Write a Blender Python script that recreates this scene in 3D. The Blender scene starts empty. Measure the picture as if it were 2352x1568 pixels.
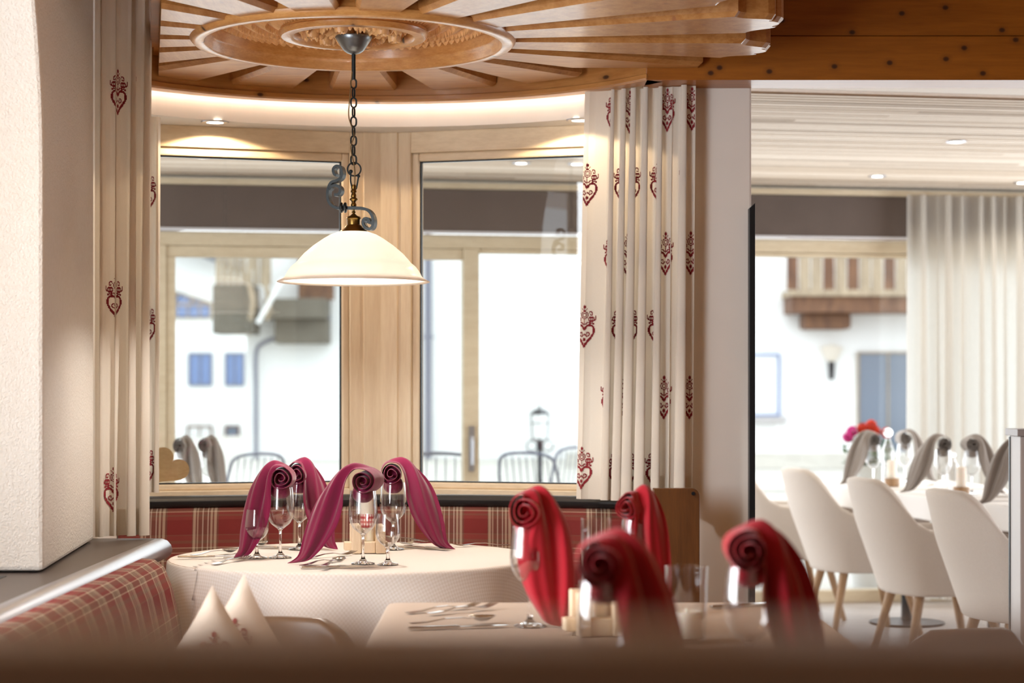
import bpy, bmesh, math, random
from mathutils import Vector, Matrix, noise

# ---------------------------------------------------------------- camera, world, light, exposure
S = bpy.context.scene
COL = S.collection
R = math.radians
CAMZ, FPX, CX, HY = 1.27, 4500.0, 1176.0, 895.0          # camera height, focal length in px, centre column, horizon row

def at(x, y, D):
    return Vector(((x - CX) / FPX * D, D, CAMZ - (y - HY) / FPX * D))

def on(x, y, z):                                          # where the sight line of a pixel meets the level z
    D = (CAMZ - z) * FPX / (y - HY)
    return Vector(((x - CX) / FPX * D, D, z))

cam = bpy.data.cameras.new('camera')
cam.sensor_width = 36.0
cam.lens = FPX / 2352 * 36.0
cam.shift_y = (HY - 784) / 2352
cam.dof.use_dof = True
cam.dof.focus_distance = 6.0
cam.dof.aperture_fstop = 2.8
cam.clip_end = 300
co = bpy.data.objects.new('camera', cam)
COL.objects.link(co)
co.location = (0, 0, CAMZ)
co.rotation_euler = (R(90), 0, 0)
S.camera = co

S.view_settings.view_transform = 'Standard'
S.view_settings.look = 'None'
S.view_settings.gamma = 1
S.view_settings.use_curve_mapping = False
S.view_settings.exposure = 0.55
cy = S.cycles
cy.use_denoising = True
cy.max_bounces = 12
cy.diffuse_bounces = 5
cy.glossy_bounces = 5
cy.transmission_bounces = 12
cy.transparent_max_bounces = 24
cy.caustics_reflective = False
cy.caustics_refractive = False
cy.sample_clamp_indirect = 6.0

W = bpy.data.worlds.new('World')
S.world = W
W.use_nodes = True
bg = W.node_tree.nodes['Background']
bg.inputs[0].default_value = (0.90, 0.95, 1.0, 1)
bg.inputs[1].default_value = 2.1

def area(name, loc, rot, sx, sy, power, col):
    l = bpy.data.lights.new(name, 'AREA')
    l.shape = 'RECTANGLE'
    l.size, l.size_y = sx, sy
    l.energy = power
    l.color = col
    o = bpy.data.objects.new(name, l)
    COL.objects.link(o)
    o.location = loc
    o.rotation_euler = rot
    return o

def spot(name, loc, rot, power, col, size=90, blend=0.5, rad=0.03):
    l = bpy.data.lights.new(name, 'SPOT')
    l.energy = power
    l.color = col
    l.spot_size = R(size)
    l.spot_blend = blend
    l.shadow_soft_size = rad
    o = bpy.data.objects.new(name, l)
    COL.objects.link(o)
    o.location = loc
    o.rotation_euler = rot
    return o

WARM = (1.0, 0.74, 0.46)
COVE = 0.11
DAY = (0.92, 0.96, 1.0)
# daylight of the window in the left niche and of the conservatory glazing; plus an unseen warm fill added at the rear wall
area('daylight_niche', (-1.72, 3.2, 1.65), (0, R(-90), 0), 1.5, 1.7, 80, (0.88, 0.94, 1.0))
area('rear_fill', (1.0, -2.9, 1.7), (R(90), 0, 0), 5.0, 1.7, 6, (1, 0.80, 0.60))
area('daylight_garden', (1.0, 11.2, 1.25), (R(-90), 0, R(9.6)), 6.5, 1.9, 60, DAY)
area('daylight_side', (4.9, 9.3, 1.3), (0, R(90), 0), 2.0, 3.5, 40, DAY)

# ---------------------------------------------------------------- helpers
def tag(o, label=None, cat=None, group=None, kind=None):
    if label: o['label'] = label
    if cat: o['category'] = cat
    if group: o['group'] = group
    if kind: o['kind'] = kind
    return o

def thing(name, label, cat, loc=(0, 0, 0), rz=0, group=None):
    o = bpy.data.objects.new(name, None)
    o.empty_display_size = 0.1
    COL.objects.link(o)
    o.location = loc
    o.rotation_euler = (0, 0, rz)
    return tag(o, label, cat, group)

class MB:
    """collects shapes that become one mesh object"""
    def __init__(s):
        s.bm = bmesh.new()
        s.uv = s.bm.loops.layers.uv.new('UVMap')
        s.mi = 0
    def face(s, vs, uvs=None):
        try:
            f = s.bm.faces.new(vs)
        except ValueError:
            return None
        f.material_index = s.mi
        if uvs:
            for l, u in zip(f.loops, uvs):
                l[s.uv].uv = u
        return f
    def box(s, a, b, M=None):
        (x0, y0, z0), (x1, y1, z1) = a, b
        P = [(x0, y0, z0), (x1, y0, z0), (x1, y1, z0), (x0, y1, z0), (x0, y0, z1), (x1, y0, z1), (x1, y1, z1), (x0, y1, z1)]
        vs = [s.bm.verts.new((M @ Vector(p)) if M else p) for p in P]
        for q in ((3, 2, 1, 0), (4, 5, 6, 7), (0, 1, 5, 4), (1, 2, 6, 5), (2, 3, 7, 6), (3, 0, 4, 7)):
            s.face([vs[i] for i in q])
        return s
    def prism(s, pts, z0, z1, M=None):
        lo = [s.bm.verts.new((M @ Vector((p[0], p[1], z0))) if M else (p[0], p[1], z0)) for p in pts]
        hi = [s.bm.verts.new((M @ Vector((p[0], p[1], z1))) if M else (p[0], p[1], z1)) for p in pts]
        n = len(pts)
        s.face(lo[::-1]); s.face(hi)
        for i in range(n):
            s.face([lo[i], lo[(i + 1) % n], hi[(i + 1) % n], hi[i]])
        return s
    def grid(s, f, nu, nv, closed_u=False, uvf=None):
        vs = [[s.bm.verts.new(f(i / nu, j / nv)) for j in range(nv + 1)] for i in range(nu if closed_u else nu + 1)]
        for i in range(nu):
            i2 = (i + 1) % nu if closed_u else i + 1
            for j in range(nv):
                uvs = None
                if uvf:
                    uvs = [uvf(i / nu, j / nv), uvf((i + 1) / nu, j / nv), uvf((i + 1) / nu, (j + 1) / nv), uvf(i / nu, (j + 1) / nv)]
                s.face([vs[i][j], vs[i2][j], vs[i2][j + 1], vs[i][j + 1]], uvs)
        return s
    def lathe(s, prof, c=(0, 0, 0), n=48, closed=False):
        cx, cyy, cz = c
        rings = []
        for r, z in prof:
            if r < 1e-6:
                rings.append([s.bm.verts.new((cx, cyy, cz + z))])
            else:
                rings.append([s.bm.verts.new((cx + r * math.cos(2 * math.pi * k / n), cyy + r * math.sin(2 * math.pi * k / n), cz + z)) for k in range(n)])
        m = len(rings)
        for i in range(m if closed else m - 1):
            a, b = rings[i], rings[(i + 1) % m]
            for k in range(n):
                k2 = (k + 1) % n
                if len(a) == 1 and len(b) == 1: continue
                if len(a) == 1: s.face([a[0], b[k2], b[k]])
                elif len(b) == 1: s.face([a[k], a[k2], b[0]])
                else: s.face([a[k], a[k2], b[k2], b[k]])
        return s
    def tube(s, pts, r, n=8, closed=False, cap=True):
        pts = [Vector(p) for p in pts]
        m = len(pts)
        rs = r if isinstance(r, (list, tuple)) else [r] * m
        rings = []
        up = None
        for i in range(m):
            t = (pts[(i + 1) % m] - pts[i - 1]) if closed else (pts[min(i + 1, m - 1)] - pts[max(i - 1, 0)])
            t.normalize()
            if up is None:
                up = Vector((0, 0, 1)) if abs(t.z) < 0.9 else Vector((0, 1, 0))
            a = t.cross(up)
            if a.length < 1e-6: a = t.orthogonal()
            a.normalize()
            up = a.cross(t).normalized()
            rings.append([s.bm.verts.new(pts[i] + rs[i] * (math.cos(2 * math.pi * k / n) * a + math.sin(2 * math.pi * k / n) * up)) for k in range(n)])
        for i in range(m if closed else m - 1):
            a, b = rings[i], rings[(i + 1) % m]
            for k in range(n):
                s.face([a[k], a[(k + 1) % n], b[(k + 1) % n], b[k]])
        if cap and not closed:
            s.face(rings[0][::-1]); s.face(rings[-1])
        return s
    def strip(s, pts, wy, th):
        """flat iron bar bent in the x-z plane, wide along y"""
        pts = [Vector(p) for p in pts]
        m = len(pts)
        rings = []
        for i in range(m):
            t = pts[min(i + 1, m - 1)] - pts[max(i - 1, 0)]
            t.y = 0
            t.normalize()
            n = Vector((-t.z, 0, t.x))
            e = Vector((0, wy / 2, 0))
            rings.append([s.bm.verts.new(p) for p in (pts[i] - e - n * th / 2, pts[i] + e - n * th / 2, pts[i] + e + n * th / 2, pts[i] - e + n * th / 2)])
        for a, b in zip(rings, rings[1:]):
            for k in range(4):
                s.face([a[k], a[(k + 1) % 4], b[(k + 1) % 4], b[k]])
        s.face(rings[0][::-1]); s.face(rings[-1])
        return s
    def ball(s, c, r, n=12, sc=(1, 1, 1)):
        c = Vector(c)
        prof = [(math.sin(math.pi * i / n), -math.cos(math.pi * i / n)) for i in range(n + 1)]
        rings = []
        for pr, pz in prof:
            if pr < 1e-6: rings.append([s.bm.verts.new(c + Vector((0, 0, pz * r * sc[2])))])
            else: rings.append([s.bm.verts.new(c + Vector((pr * r * sc[0] * math.cos(2 * math.pi * k / (2 * n)), pr * r * sc[1] * math.sin(2 * math.pi * k / (2 * n)), pz * r * sc[2]))) for k in range(2 * n)])
        for a, b in zip(rings, rings[1:]):
            for k in range(2 * n):
                k2 = (k + 1) % (2 * n)
                if len(a) == 1: s.face([a[0], b[k2], b[k]])
                elif len(b) == 1: s.face([a[k], a[k2], b[0]])
                else: s.face([a[k], a[k2], b[k2], b[k]])
        return s
    def done(s, name, mats, parent=None, smooth=False, bevel=0, solid=0, sub=0, loc=None, offset=-1, fix=True, angle=35, sharp=50):
        if fix: bmesh.ops.recalc_face_normals(s.bm, faces=s.bm.faces)
        me = bpy.data.meshes.new(name)
        s.bm.to_mesh(me)
        s.bm.free()
        for m in (mats if isinstance(mats, (list, tuple)) else [mats]):
            me.materials.append(m)
        o = bpy.data.objects.new(name, me)
        COL.objects.link(o)
        if parent: o.parent = parent
        if loc: o.location = loc
        if smooth:
            me.polygons.foreach_set('use_smooth', [True] * len(me.polygons))
            me.set_sharp_from_angle(angle=R(sharp))
        if solid:
            md = o.modifiers.new('solid', 'SOLIDIFY'); md.thickness = solid; md.offset = offset
        if bevel:
            md = o.modifiers.new('bevel', 'BEVEL'); md.width = bevel; md.segments = 2; md.limit_method = 'ANGLE'; md.angle_limit = R(angle)
        if sub:
            md = o.modifiers.new('sub', 'SUBSURF'); md.levels = md.render_levels = sub
        return o

def box(name, a, b, m, parent=None, bevel=0.003):
    return MB().box(a, b).done(name, m, parent, bevel=bevel)

def struct(o):
    o['kind'] = 'structure'
    return o

def catmull(P, n):
    """n+1 points along a smooth curve through P"""
    P = [Vector(p) for p in P]
    out = []
    m = len(P) - 1
    for k in range(n + 1):
        t = k / n * m
        i = min(int(t), m - 1)
        u = t - i
        p0, p1, p2, p3 = P[max(i - 1, 0)], P[i], P[i + 1], P[min(i + 2, m)]
        out.append(0.5 * ((2 * p1) + (p2 - p0) * u + (2 * p0 - 5 * p1 + 4 * p2 - p3) * u * u + (3 * p1 - p0 - 3 * p2 + p3) * u ** 3))
    return out

def copy_tree(o, parent=None):
    c = o.copy()
    COL.objects.link(c)
    c.parent = parent
    for ch in list(o.children):
        copy_tree(ch, c)
    return c

# ---------------------------------------------------------------- materials
def rgb(r, g, b):
    f = lambda c: (c / 255 / 12.92) if c / 255 <= 0.04045 else ((c / 255 + 0.055) / 1.055) ** 2.4
    return (f(r), f(g), f(b), 1)

class NT:
    def __init__(s, name):
        s.m = bpy.data.materials.new(name)
        s.m.use_nodes = True
        s.t = s.m.node_tree
        s.t.nodes.clear()
        s.out = s.n('ShaderNodeOutputMaterial')
    def n(s, kind, **kw):
        nd = s.t.nodes.new(kind)
        for k, v in kw.items():
            setattr(nd, k, v)
        return nd
    def l(s, a, b):
        s.t.links.new(a, b)
    def bsdf(s, col=None, rough=0.6, metal=0, spec=0.4, **kw):
        b = s.n('ShaderNodeBsdfPrincipled')
        if col is not None and not hasattr(col, 'node'): b.inputs['Base Color'].default_value = col
        elif col is not None: s.l(col, b.inputs['Base Color'])
        b.inputs['Roughness'].default_value = rough
        b.inputs['Metallic'].default_value = metal
        b.inputs['Specular IOR Level'].default_value = spec
        for k, v in kw.items():
            b.inputs[k.replace('_', ' ')].default_value = v
        s.l(b.outputs[0], s.out.inputs[0])
        return b
    def coord(s, scale=(1, 1, 1), kind='Object', rot=(0, 0, 0)):
        tc = s.n('ShaderNodeTexCoord')
        mp = s.n('ShaderNodeMapping')
        mp.inputs['Scale'].default_value = scale
        mp.inputs['Rotation'].default_value = rot
        s.l(tc.outputs[kind], mp.inputs[0])
        return mp.outputs[0]
    def noise(s, vec, scale, detail=3, rough=0.55):
        nd = s.n('ShaderNodeTexNoise')
        nd.inputs['Scale'].default_value = scale
        nd.inputs['Detail'].default_value = detail
        nd.inputs['Roughness'].default_value = rough
        s.l(vec, nd.inputs['Vector'])
        return nd.outputs['Fac']
    def ramp(s, fac, stops, interp='LINEAR'):
        nd = s.n('ShaderNodeValToRGB')
        nd.color_ramp.interpolation = interp
        el = nd.color_ramp.elements
        el[0].position, el[0].color = stops[0]
        el[1].position, el[1].color = stops[-1]
        for p, c in stops[1:-1]:
            e = el.new(p); e.color = c
        s.l(fac, nd.inputs[0])
        return nd.outputs[0]
    def mix(s, a, b, fac=0.5, mode='MIX'):
        nd = s.n('ShaderNodeMix', data_type='RGBA', blend_type=mode)
        if hasattr(fac, 'node'): s.l(fac, nd.inputs[0])
        else: nd.inputs[0].default_value = fac
        for v, i in ((a, 6), (b, 7)):
            if hasattr(v, 'node'): s.l(v, nd.inputs[i])
            else: nd.inputs[i].default_value = v
        return nd.outputs[2]
    def math(s, op, a, b=0.0):
        nd = s.n('ShaderNodeMath', operation=op)
        for v, i in ((a, 0), (b, 1)):
            if hasattr(v, 'node'): s.l(v, nd.inputs[i])
            else: nd.inputs[i].default_value = v
        return nd.outputs[0]
    def bump(s, b, h, strength=0.3, dist=0.01):
        nd = s.n('ShaderNodeBump')
        nd.inputs['Strength'].default_value = strength
        nd.inputs['Distance'].default_value = dist
        s.l(h, nd.inputs['Height'])
        s.l(nd.outputs[0], b.inputs['Normal'])

def plain(name, col, rough=0.6, metal=0, spec=0.4, var=0.06, scale=30, bump=0.0, **kw):
    t = NT(name)
    v = t.coord()
    nz = t.noise(v, scale, 4)
    c = t.mix(tuple(x * (1 - var) for x in col[:3]) + (1,), tuple(min(1, x * (1 + var)) for x in col[:3]) + (1,), nz)
    b = t.bsdf(c, rough, metal, spec, **kw)
    if bump: t.bump(b, nz, bump, 0.01)
    return t.m

def wood(name, c1, c2, grain=(1, 14, 14), knots=None, kcol=rgb(55, 25, 12), rough=0.4, spec=0.5, coat=0.0, ksize=0.07):
    """grain: coordinate scale, small along the fibre; knots: coordinate scale of the knots, 0 on the depth axis"""
    t = NT(name)
    v = t.coord(grain)
    a = t.noise(v, 2.2, 5, 0.6)
    bnd = t.noise(v, 9.0, 3, 0.6)
    col = t.ramp(t.math('ADD', t.math('MULTIPLY', a, 0.65), t.math('MULTIPLY', bnd, 0.35)), [(0.36, c1), (0.62, c2)])
    if knots:
        vo = t.n('ShaderNodeTexVoronoi')
        vo.inputs['Scale'].default_value = 1.0
        vo.inputs['Randomness'].default_value = 1.0
        vo.voronoi_dimensions = '2D'
        sp = t.n('ShaderNodeSeparateXYZ'); cb = t.n('ShaderNodeCombineXYZ')
        t.l(t.coord(knots), sp.inputs[0])
        ax = [i for i in range(3) if knots[i]]
        t.l(sp.outputs[ax[0]], cb.inputs[0]); t.l(sp.outputs[ax[1]], cb.inputs[1])
        t.l(cb.outputs[0], vo.inputs['Vector'])
        k = t.ramp(vo.outputs['Distance'], [(0.0, (1, 1, 1, 1)), (ksize * 0.6, (0.9, 0.9, 0.9, 1)), (ksize, (0.25, 0.25, 0.25, 1)), (ksize * 2.2, (0, 0, 0, 1))])
        col = t.mix(col, kcol, k)
    b = t.bsdf(col, rough, 0, spec)
    b.inputs['Coat Weight'].default_value = coat
    b.inputs['Coat Roughness'].default_value = 0.15
    t.bump(b, bnd, 0.06, 0.004)
    return t.m

def thin_glass(name, tint=(1, 1, 1, 1), base=0.04, power=4.0, rough=0.0):
    t = NT(name)
    tr = t.n('ShaderNodeBsdfTransparent'); tr.inputs[0].default_value = tint
    gl = t.n('ShaderNodeBsdfGlossy'); gl.inputs['Roughness'].default_value = rough
    lw = t.n('ShaderNodeLayerWeight'); lw.inputs[0].default_value = 0.5
    f = t.math('ADD', base, t.math('MULTIPLY', t.math('POWER', lw.outputs['Facing'], power), 1 - base))
    mx = t.n('ShaderNodeMixShader')
    t.l(f, mx.inputs[0]); t.l(tr.outputs[0], mx.inputs[1]); t.l(gl.outputs[0], mx.inputs[2])
    t.l(mx.outputs[0], t.out.inputs[0])
    return t.m

def crystal(name):
    t = NT(name)
    b = t.bsdf((1, 1, 1, 1), 0.0, 0, 0.5)
    b.inputs['Transmission Weight'].default_value = 1
    b.inputs['IOR'].default_value = 1.46
    return t.m

def cloth(name, col, col2, weave=900, rough=0.9, trans=0.0, sheen=0.2, kind='Object', streak=None, fold_lines=False):
    t = NT(name)
    v = t.coord((1, 1, 1), kind)
    nz = t.noise(v, weave, 2)
    if streak: nz = t.noise(t.coord(streak), 60, 3)
    c = t.mix(col, col2, nz)
    if fold_lines:                                        # stitched hem near both edges of the cloth
        sx = t.n('ShaderNodeSeparateXYZ')
        tc = t.n('ShaderNodeTexCoord')
        t.l(tc.outputs['UV'], sx.inputs[0])
        e = t.math('ABSOLUTE', t.math('SUBTRACT', t.math('ABSOLUTE', t.math('SUBTRACT', sx.outputs[1], 0.5)), 0.41))
        ln = t.math('LESS_THAN', e, 0.008)
        c = t.mix(c, tuple(x * 1.25 for x in col2[:3]) + (1,), t.math('MULTIPLY', ln, 0.5))
    b = t.bsdf(c, rough, 0, 0.2)
    b.inputs['Sheen Weight'].default_value = sheen
    t.bump(b, t.noise(v, weave, 2), 0.15, 0.002)
    if trans:
        tl = t.n('ShaderNodeBsdfTranslucent')
        t.l(c, tl.inputs[0])
        mx = t.n('ShaderNodeMixShader'); mx.inputs[0].default_value = trans
        t.l(b.outputs[0], mx.inputs[1]); t.l(tl.outputs[0], mx.inputs[2]); t.l(mx.outputs[0], t.out.inputs[0])
    return t.m

def emit(name, col, s):
    t = NT(name)
    e = t.n('ShaderNodeEmission')
    e.inputs[0].default_value = col
    e.inputs[1].default_value = s
    t.l(e.outputs[0], t.out.inputs[0])
    return t.m

def plaid_mat(name):
    """woven check: UV in metres"""
    t = NT(name)
    tc = t.n('ShaderNodeTexCoord')
    sx = t.n('ShaderNodeSeparateXYZ')
    t.l(tc.outputs['UV'], sx.inputs[0])
    RD, DR, BG, BR, CR = rgb(130, 58, 52), rgb(110, 20, 32), rgb(200, 182, 158), rgb(116, 86, 70), rgb(216, 204, 186)
    fu = t.math('FRACT', t.math('DIVIDE', sx.outputs[0], 0.172))
    fv = t.math('FRACT', t.math('DIVIDE', sx.outputs[1], 0.172))
    su = [(0, RD), (.40, BR), (.42, BG), (.47, BR), (.50, BG), (.52, BR), (.60, CR), (.62, BR), (.66, BR), (.70, CR), (.72, BR), (.76, BG), (.80, BR), (.83, BG), (.88, BR), (.92, RD)]
    sv = [(0, DR), (.26, RD), (.33, BR), (.37, RD), (.42, BG), (.44, BR), (.52, RD), (.58, BG), (.60, BR), (.68, BG), (.70, RD), (.78, BR), (.84, RD), (.94, BR), (.96, DR)]
    c = t.mix(t.ramp(fu, su, 'CONSTANT'), t.ramp(fv, sv, 'CONSTANT'), 0.45)
    nz = t.noise(t.coord((1, 1, 1), 'UV'), 700, 2)
    c = t.mix(c, (0.02, 0.01, 0.01, 1), t.math('MULTIPLY', nz, 0.25))
    b = t.bsdf(c, 0.9, 0, 0.2)
    t.bump(b, nz, 0.2, 0.002)
    return t.m

def table_linen(name, a, b_, size=0.011):
    """damask with small squares: UV in metres"""
    t = NT(name)
    ck = t.n('ShaderNodeTexChecker')
    ck.inputs['Scale'].default_value = 1 / size
    ck.inputs[1].default_value = a
    ck.inputs[2].default_value = b_
    t.l(t.coord((1, 1, 1), 'UV'), ck.inputs[0])
    bs = t.bsdf(ck.outputs[0], 0.75, 0, 0.25)
    t.bump(bs, t.noise(t.coord((1, 1, 1), 'UV'), 900, 2), 0.15, 0.002)
    return t.m

M = {}
M['plaster'] = plain('white_plaster', rgb(232, 226, 218), 0.85, var=0.03, scale=8)
t = NT('rough_plaster')
v = t.coord()
b = t.bsdf(t.mix(rgb(228, 220, 208), rgb(240, 234, 226), t.noise(v, 60, 3)), 0.9, 0, 0.2)
t.bump(b, t.noise(v, 130, 5, 0.65), 0.75, 0.012)
M['rough_plaster'] = t.m
M['fascia'] = wood('fascia_pine', rgb(160, 104, 50), rgb(182, 128, 70), (1.2, 3, 16), (6, 0, 9), rough=0.38, coat=0.25, ksize=0.075)
M['pine'] = wood('ceiling_pine', rgb(190, 132, 70), rgb(214, 166, 104), (2, 16, 16), (3.4, 5.5, 0), rough=0.32, coat=0.5, ksize=0.05)
M['pine_dark'] = wood('aged_pine', rgb(138, 78, 12), rgb(160, 94, 22), (1.2, 14, 14), (6, 0, 7.5), rough=0.42, coat=0.15, ksize=0.072)
M['pine_ring'] = wood('ring_pine', rgb(176, 118, 58), rgb(202, 148, 86), (9, 9, 30), (6, 6, 0), rough=0.35, coat=0.4, ksize=0.05)
M['pine_carved'] = wood('carved_pine', rgb(214, 162, 104), rgb(230, 184, 128), (9, 9, 9), rough=0.4)
M['frame'] = wood('window_larch', rgb(220, 200, 172), rgb(234, 218, 192), (14, 14, 1.2), rough=0.5, spec=0.3)
M['frame_h'] = wood('window_larch_rail', rgb(220, 200, 170), rgb(234, 216, 188), (1.2, 14, 20), rough=0.5, spec=0.3)
M['frame2'] = wood('garden_larch', rgb(202, 186, 158), rgb(216, 202, 176), (1.2, 10, 10), rough=0.5, spec=0.3)
M['oak'] = wood('chair_oak', rgb(150, 116, 84), rgb(176, 142, 106), (12, 12, 1.5), rough=0.5)
M['panel'] = wood('bench_oak', rgb(84, 48, 14), rgb(106, 64, 24), (14, 14, 1.2), rough=0.4)
M['beech'] = wood('pale_beech', rgb(226, 204, 172), rgb(236, 216, 188), (20, 20, 3), rough=0.55)
M['heart'] = wood('heart_wood', rgb(182, 148, 104), rgb(198, 164, 120), (4, 20, 20), rough=0.6)
M['rail'] = wood('rail_wood', rgb(178, 156, 138), rgb(194, 174, 156), (1.5, 12, 12), rough=0.45)
M['leather'] = plain('black_leather', rgb(38, 38, 40), 0.42, var=0.2, scale=60, bump=0.05)
M['tan_leather'] = plain('tan_leather', rgb(104, 78, 58), 0.34, var=0.1, scale=40, bump=0.03)
M['plaid'] = plaid_mat('plaid_upholstery')
M['linen'] = table_linen('damask', rgb(240, 234, 228), rgb(231, 223, 214), 0.007)
M['linen2'] = plain('plain_linen', rgb(216, 200, 184), 0.85, var=0.03, scale=200)
M['white_linen'] = plain('white_linen', rgb(240, 238, 236), 0.85, var=0.02, scale=200)
M['curtain'] = cloth('curtain_linen', rgb(236, 230, 220), rgb(228, 220, 208), 500, trans=0.30)
M['stitch'] = plain('red_embroidery', rgb(128, 22, 34), 0.8, var=0.12, scale=300)
M['cushion'] = cloth('cushion_linen_shaded', rgb(200, 184, 168), rgb(188, 172, 156), 500)  # curtain linen darkened, back-lit shading put into the colour
M['pewter'] = plain('pewter', rgb(128, 134, 138), 0.34, metal=0.9, var=0.15, scale=25)
M['sheer'] = cloth('grey_sheer', rgb(240, 238, 234), rgb(226, 222, 216), 300, trans=0.8, streak=(6, 6, 0.4))
M['burgundy'] = cloth('burgundy_cloth', rgb(122, 24, 62), rgb(134, 30, 72), 700, sheen=0.35, fold_lines=True)
M['crimson'] = cloth('crimson_cloth', rgb(150, 14, 30), rgb(164, 20, 38), 700, sheen=0.3, fold_lines=True)
M['grey_cloth'] = cloth('grey_cloth', rgb(146, 138, 132), rgb(160, 152, 146), 700, sheen=0.3, fold_lines=True)
M['chair_fabric'] = cloth('oatmeal_fabric', rgb(222, 214, 206), rgb(196, 186, 176), 380, sheen=0.2)
M['blind'] = plain('taupe_blind', rgb(98, 86, 80), 0.8, var=0.14, scale=5)
M['bar'] = plain('blind_bar', rgb(215, 215, 220), 0.4)
M['iron'] = plain('wrought_iron', rgb(34, 40, 42), 0.45, metal=0.4, var=0.3, scale=40)
M['brass'] = plain('aged_brass', rgb(128, 100, 52), 0.32, metal=0.95, var=0.15, scale=40)
M['cordm'] = plain('brown_cord', rgb(110, 84, 44), 0.6)
M['steel'] = plain('cutlery_steel', rgb(190, 184, 178), 0.18, metal=1.0, var=0.04)
M['silver'] = plain('brushed_aluminium', rgb(176, 176, 182), 0.33, metal=0.9, var=0.05, scale=80)
M['shelf'] = plain('dark_shelf', rgb(92, 82, 76), 0.45, metal=0.3, var=0.08)
M['black'] = plain('black_metal', rgb(28, 30, 34), 0.4, metal=0.3)
M['candle'] = plain('candle_wax', rgb(240, 234, 222), 0.5, var=0.02, Subsurface_Weight=0.2)
M['stone'] = plain('grey_stone', rgb(176, 172, 172), 0.5, var=0.08, scale=60)
M['counter'] = plain('counter_white', rgb(206, 202, 200), 0.5, var=0.03)
M['floor'] = wood('floor_oak', rgb(172, 160, 152), rgb(192, 182, 176), (1.5, 8, 8), rough=0.35)
M['floor_brown'] = wood('floor_walnut', rgb(120, 82, 52), rgb(148, 104, 68), (1.5, 8, 8), rough=0.35)
M['glass'] = thin_glass('window_glass', (0.97, 0.985, 0.98, 1))
M['crystal'] = crystal('clear_glass')
M['bowl'] = thin_glass('thin_clear_glass', (0.975, 0.975, 0.975, 1), 0.06, 2.4)
t = NT('opal_glass')
df = t.n('ShaderNodeBsdfDiffuse'); df.inputs[0].default_value = rgb(250, 244, 236)
tl = t.n('ShaderNodeBsdfTranslucent'); tl.inputs[0].default_value = rgb(255, 250, 242)
m1 = t.n('ShaderNodeMixShader'); m1.inputs[0].default_value = 0.62
t.l(df.outputs[0], m1.inputs[1]); t.l(tl.outputs[0], m1.inputs[2])
gl = t.n('ShaderNodeBsdfGlossy'); gl.inputs['Roughness'].default_value = 0.25
m2 = t.n('ShaderNodeMixShader'); m2.inputs[0].default_value = 0.05
t.l(m1.outputs[0], m2.inputs[1]); t.l(gl.outputs[0], m2.inputs[2]); t.l(m2.outputs[0], t.out.inputs[0])
M['opal'] = t.m
M['bulb'] = emit('bulb_glow', (1, 0.94, 0.87, 1), 500)
M['led'] = emit('led_glow', (1, 0.9, 0.74, 1), 14)
M['render'] = plain('house_render', rgb(236, 236, 236), 0.9, var=0.02, scale=2)
M['roof'] = plain('slate_roof', rgb(108, 110, 122), 0.8, var=0.15, scale=3)
M['ext_wood'] = wood('balcony_wood', rgb(84, 56, 42), rgb(122, 86, 60), (4, 4, 1), rough=0.7)
M['ext_wood2'] = wood('weathered_boards', rgb(140, 124, 104), rgb(170, 152, 128), (6, 6, 1), rough=0.7)
M['ext_pane'] = plain('blue_pane', rgb(92, 118, 168), 0.15, spec=0.8, var=0.1, scale=1)
M['ext_dark'] = plain('dark_pane', rgb(92, 104, 122), 0.15, spec=0.8, var=0.1, scale=1)
M['ext_stone'] = plain('field_stone', rgb(104, 98, 88), 0.9, var=0.35, scale=2.5)
M['zinc'] = plain('zinc_pipe', rgb(112, 114, 130), 0.5, metal=0.2)
M['paving'] = plain('terrace_paving', rgb(190, 186, 178), 0.9, var=0.1, scale=3)
M['leaf'] = plain('geranium_leaf', rgb(70, 110, 50), 0.6, var=0.3, scale=20)
M['petal_red'] = plain('red_petal', rgb(226, 60, 36), 0.6, var=0.15, scale=40)
M['petal_pink'] = plain('pink_petal', rgb(226, 60, 150), 0.6, var=0.15, scale=40)
M['pot'] = plain('white_planter', rgb(226, 226, 226), 0.6)
M['ribbon'] = None
t = NT('gingham_ribbon')
ck = t.coord((1, 1, 1), 'UV')
sx = t.n('ShaderNodeSeparateXYZ'); t.l(ck, sx.inputs[0])
a1 = t.math('LESS_THAN', t.math('FRACT', t.math('MULTIPLY', sx.outputs[0], 14)), 0.5)
a2 = t.math('LESS_THAN', t.math('FRACT', t.math('MULTIPLY', sx.outputs[1], 3)), 0.5)
t.bsdf(t.ramp(t.math('MULTIPLY', t.math('ADD', a1, a2), 0.5), [(0, rgb(240, 232, 226)), (0.4, rgb(206, 96, 100)), (0.9, rgb(168, 24, 38))], 'CONSTANT'), 0.8)
M['ribbon'] = t.m
def batten(n, a, b):
    return wood('whitewashed_batten_' + n, a, b, (0.6, 20, 1), rough=0.6, spec=0.3)
M['battens'] = [batten('a', rgb(214, 202, 186), rgb(228, 218, 204)), batten('b', rgb(190, 174, 154), rgb(208, 194, 176)), batten('c', rgb(160, 142, 122), rgb(184, 168, 148))]

# ---------------------------------------------------------------- the setting
LC = Vector((-0.485, 6.0, 0))                             # foot of the pendant lamp
HEAD = 2.22                                               # soffit over the bay windows
W0 = Vector((-0.485, 7.25, 0))
WD = {'left': Vector((-0.954, -0.300, 0)), 'right': Vector((0.954, -0.300, 0))}
GZ = 2.48                                                 # conservatory ceiling
def gy(x): return 11.35 + 0.17 * x                        # plane of the garden glazing
GA = math.atan(0.17)

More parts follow.
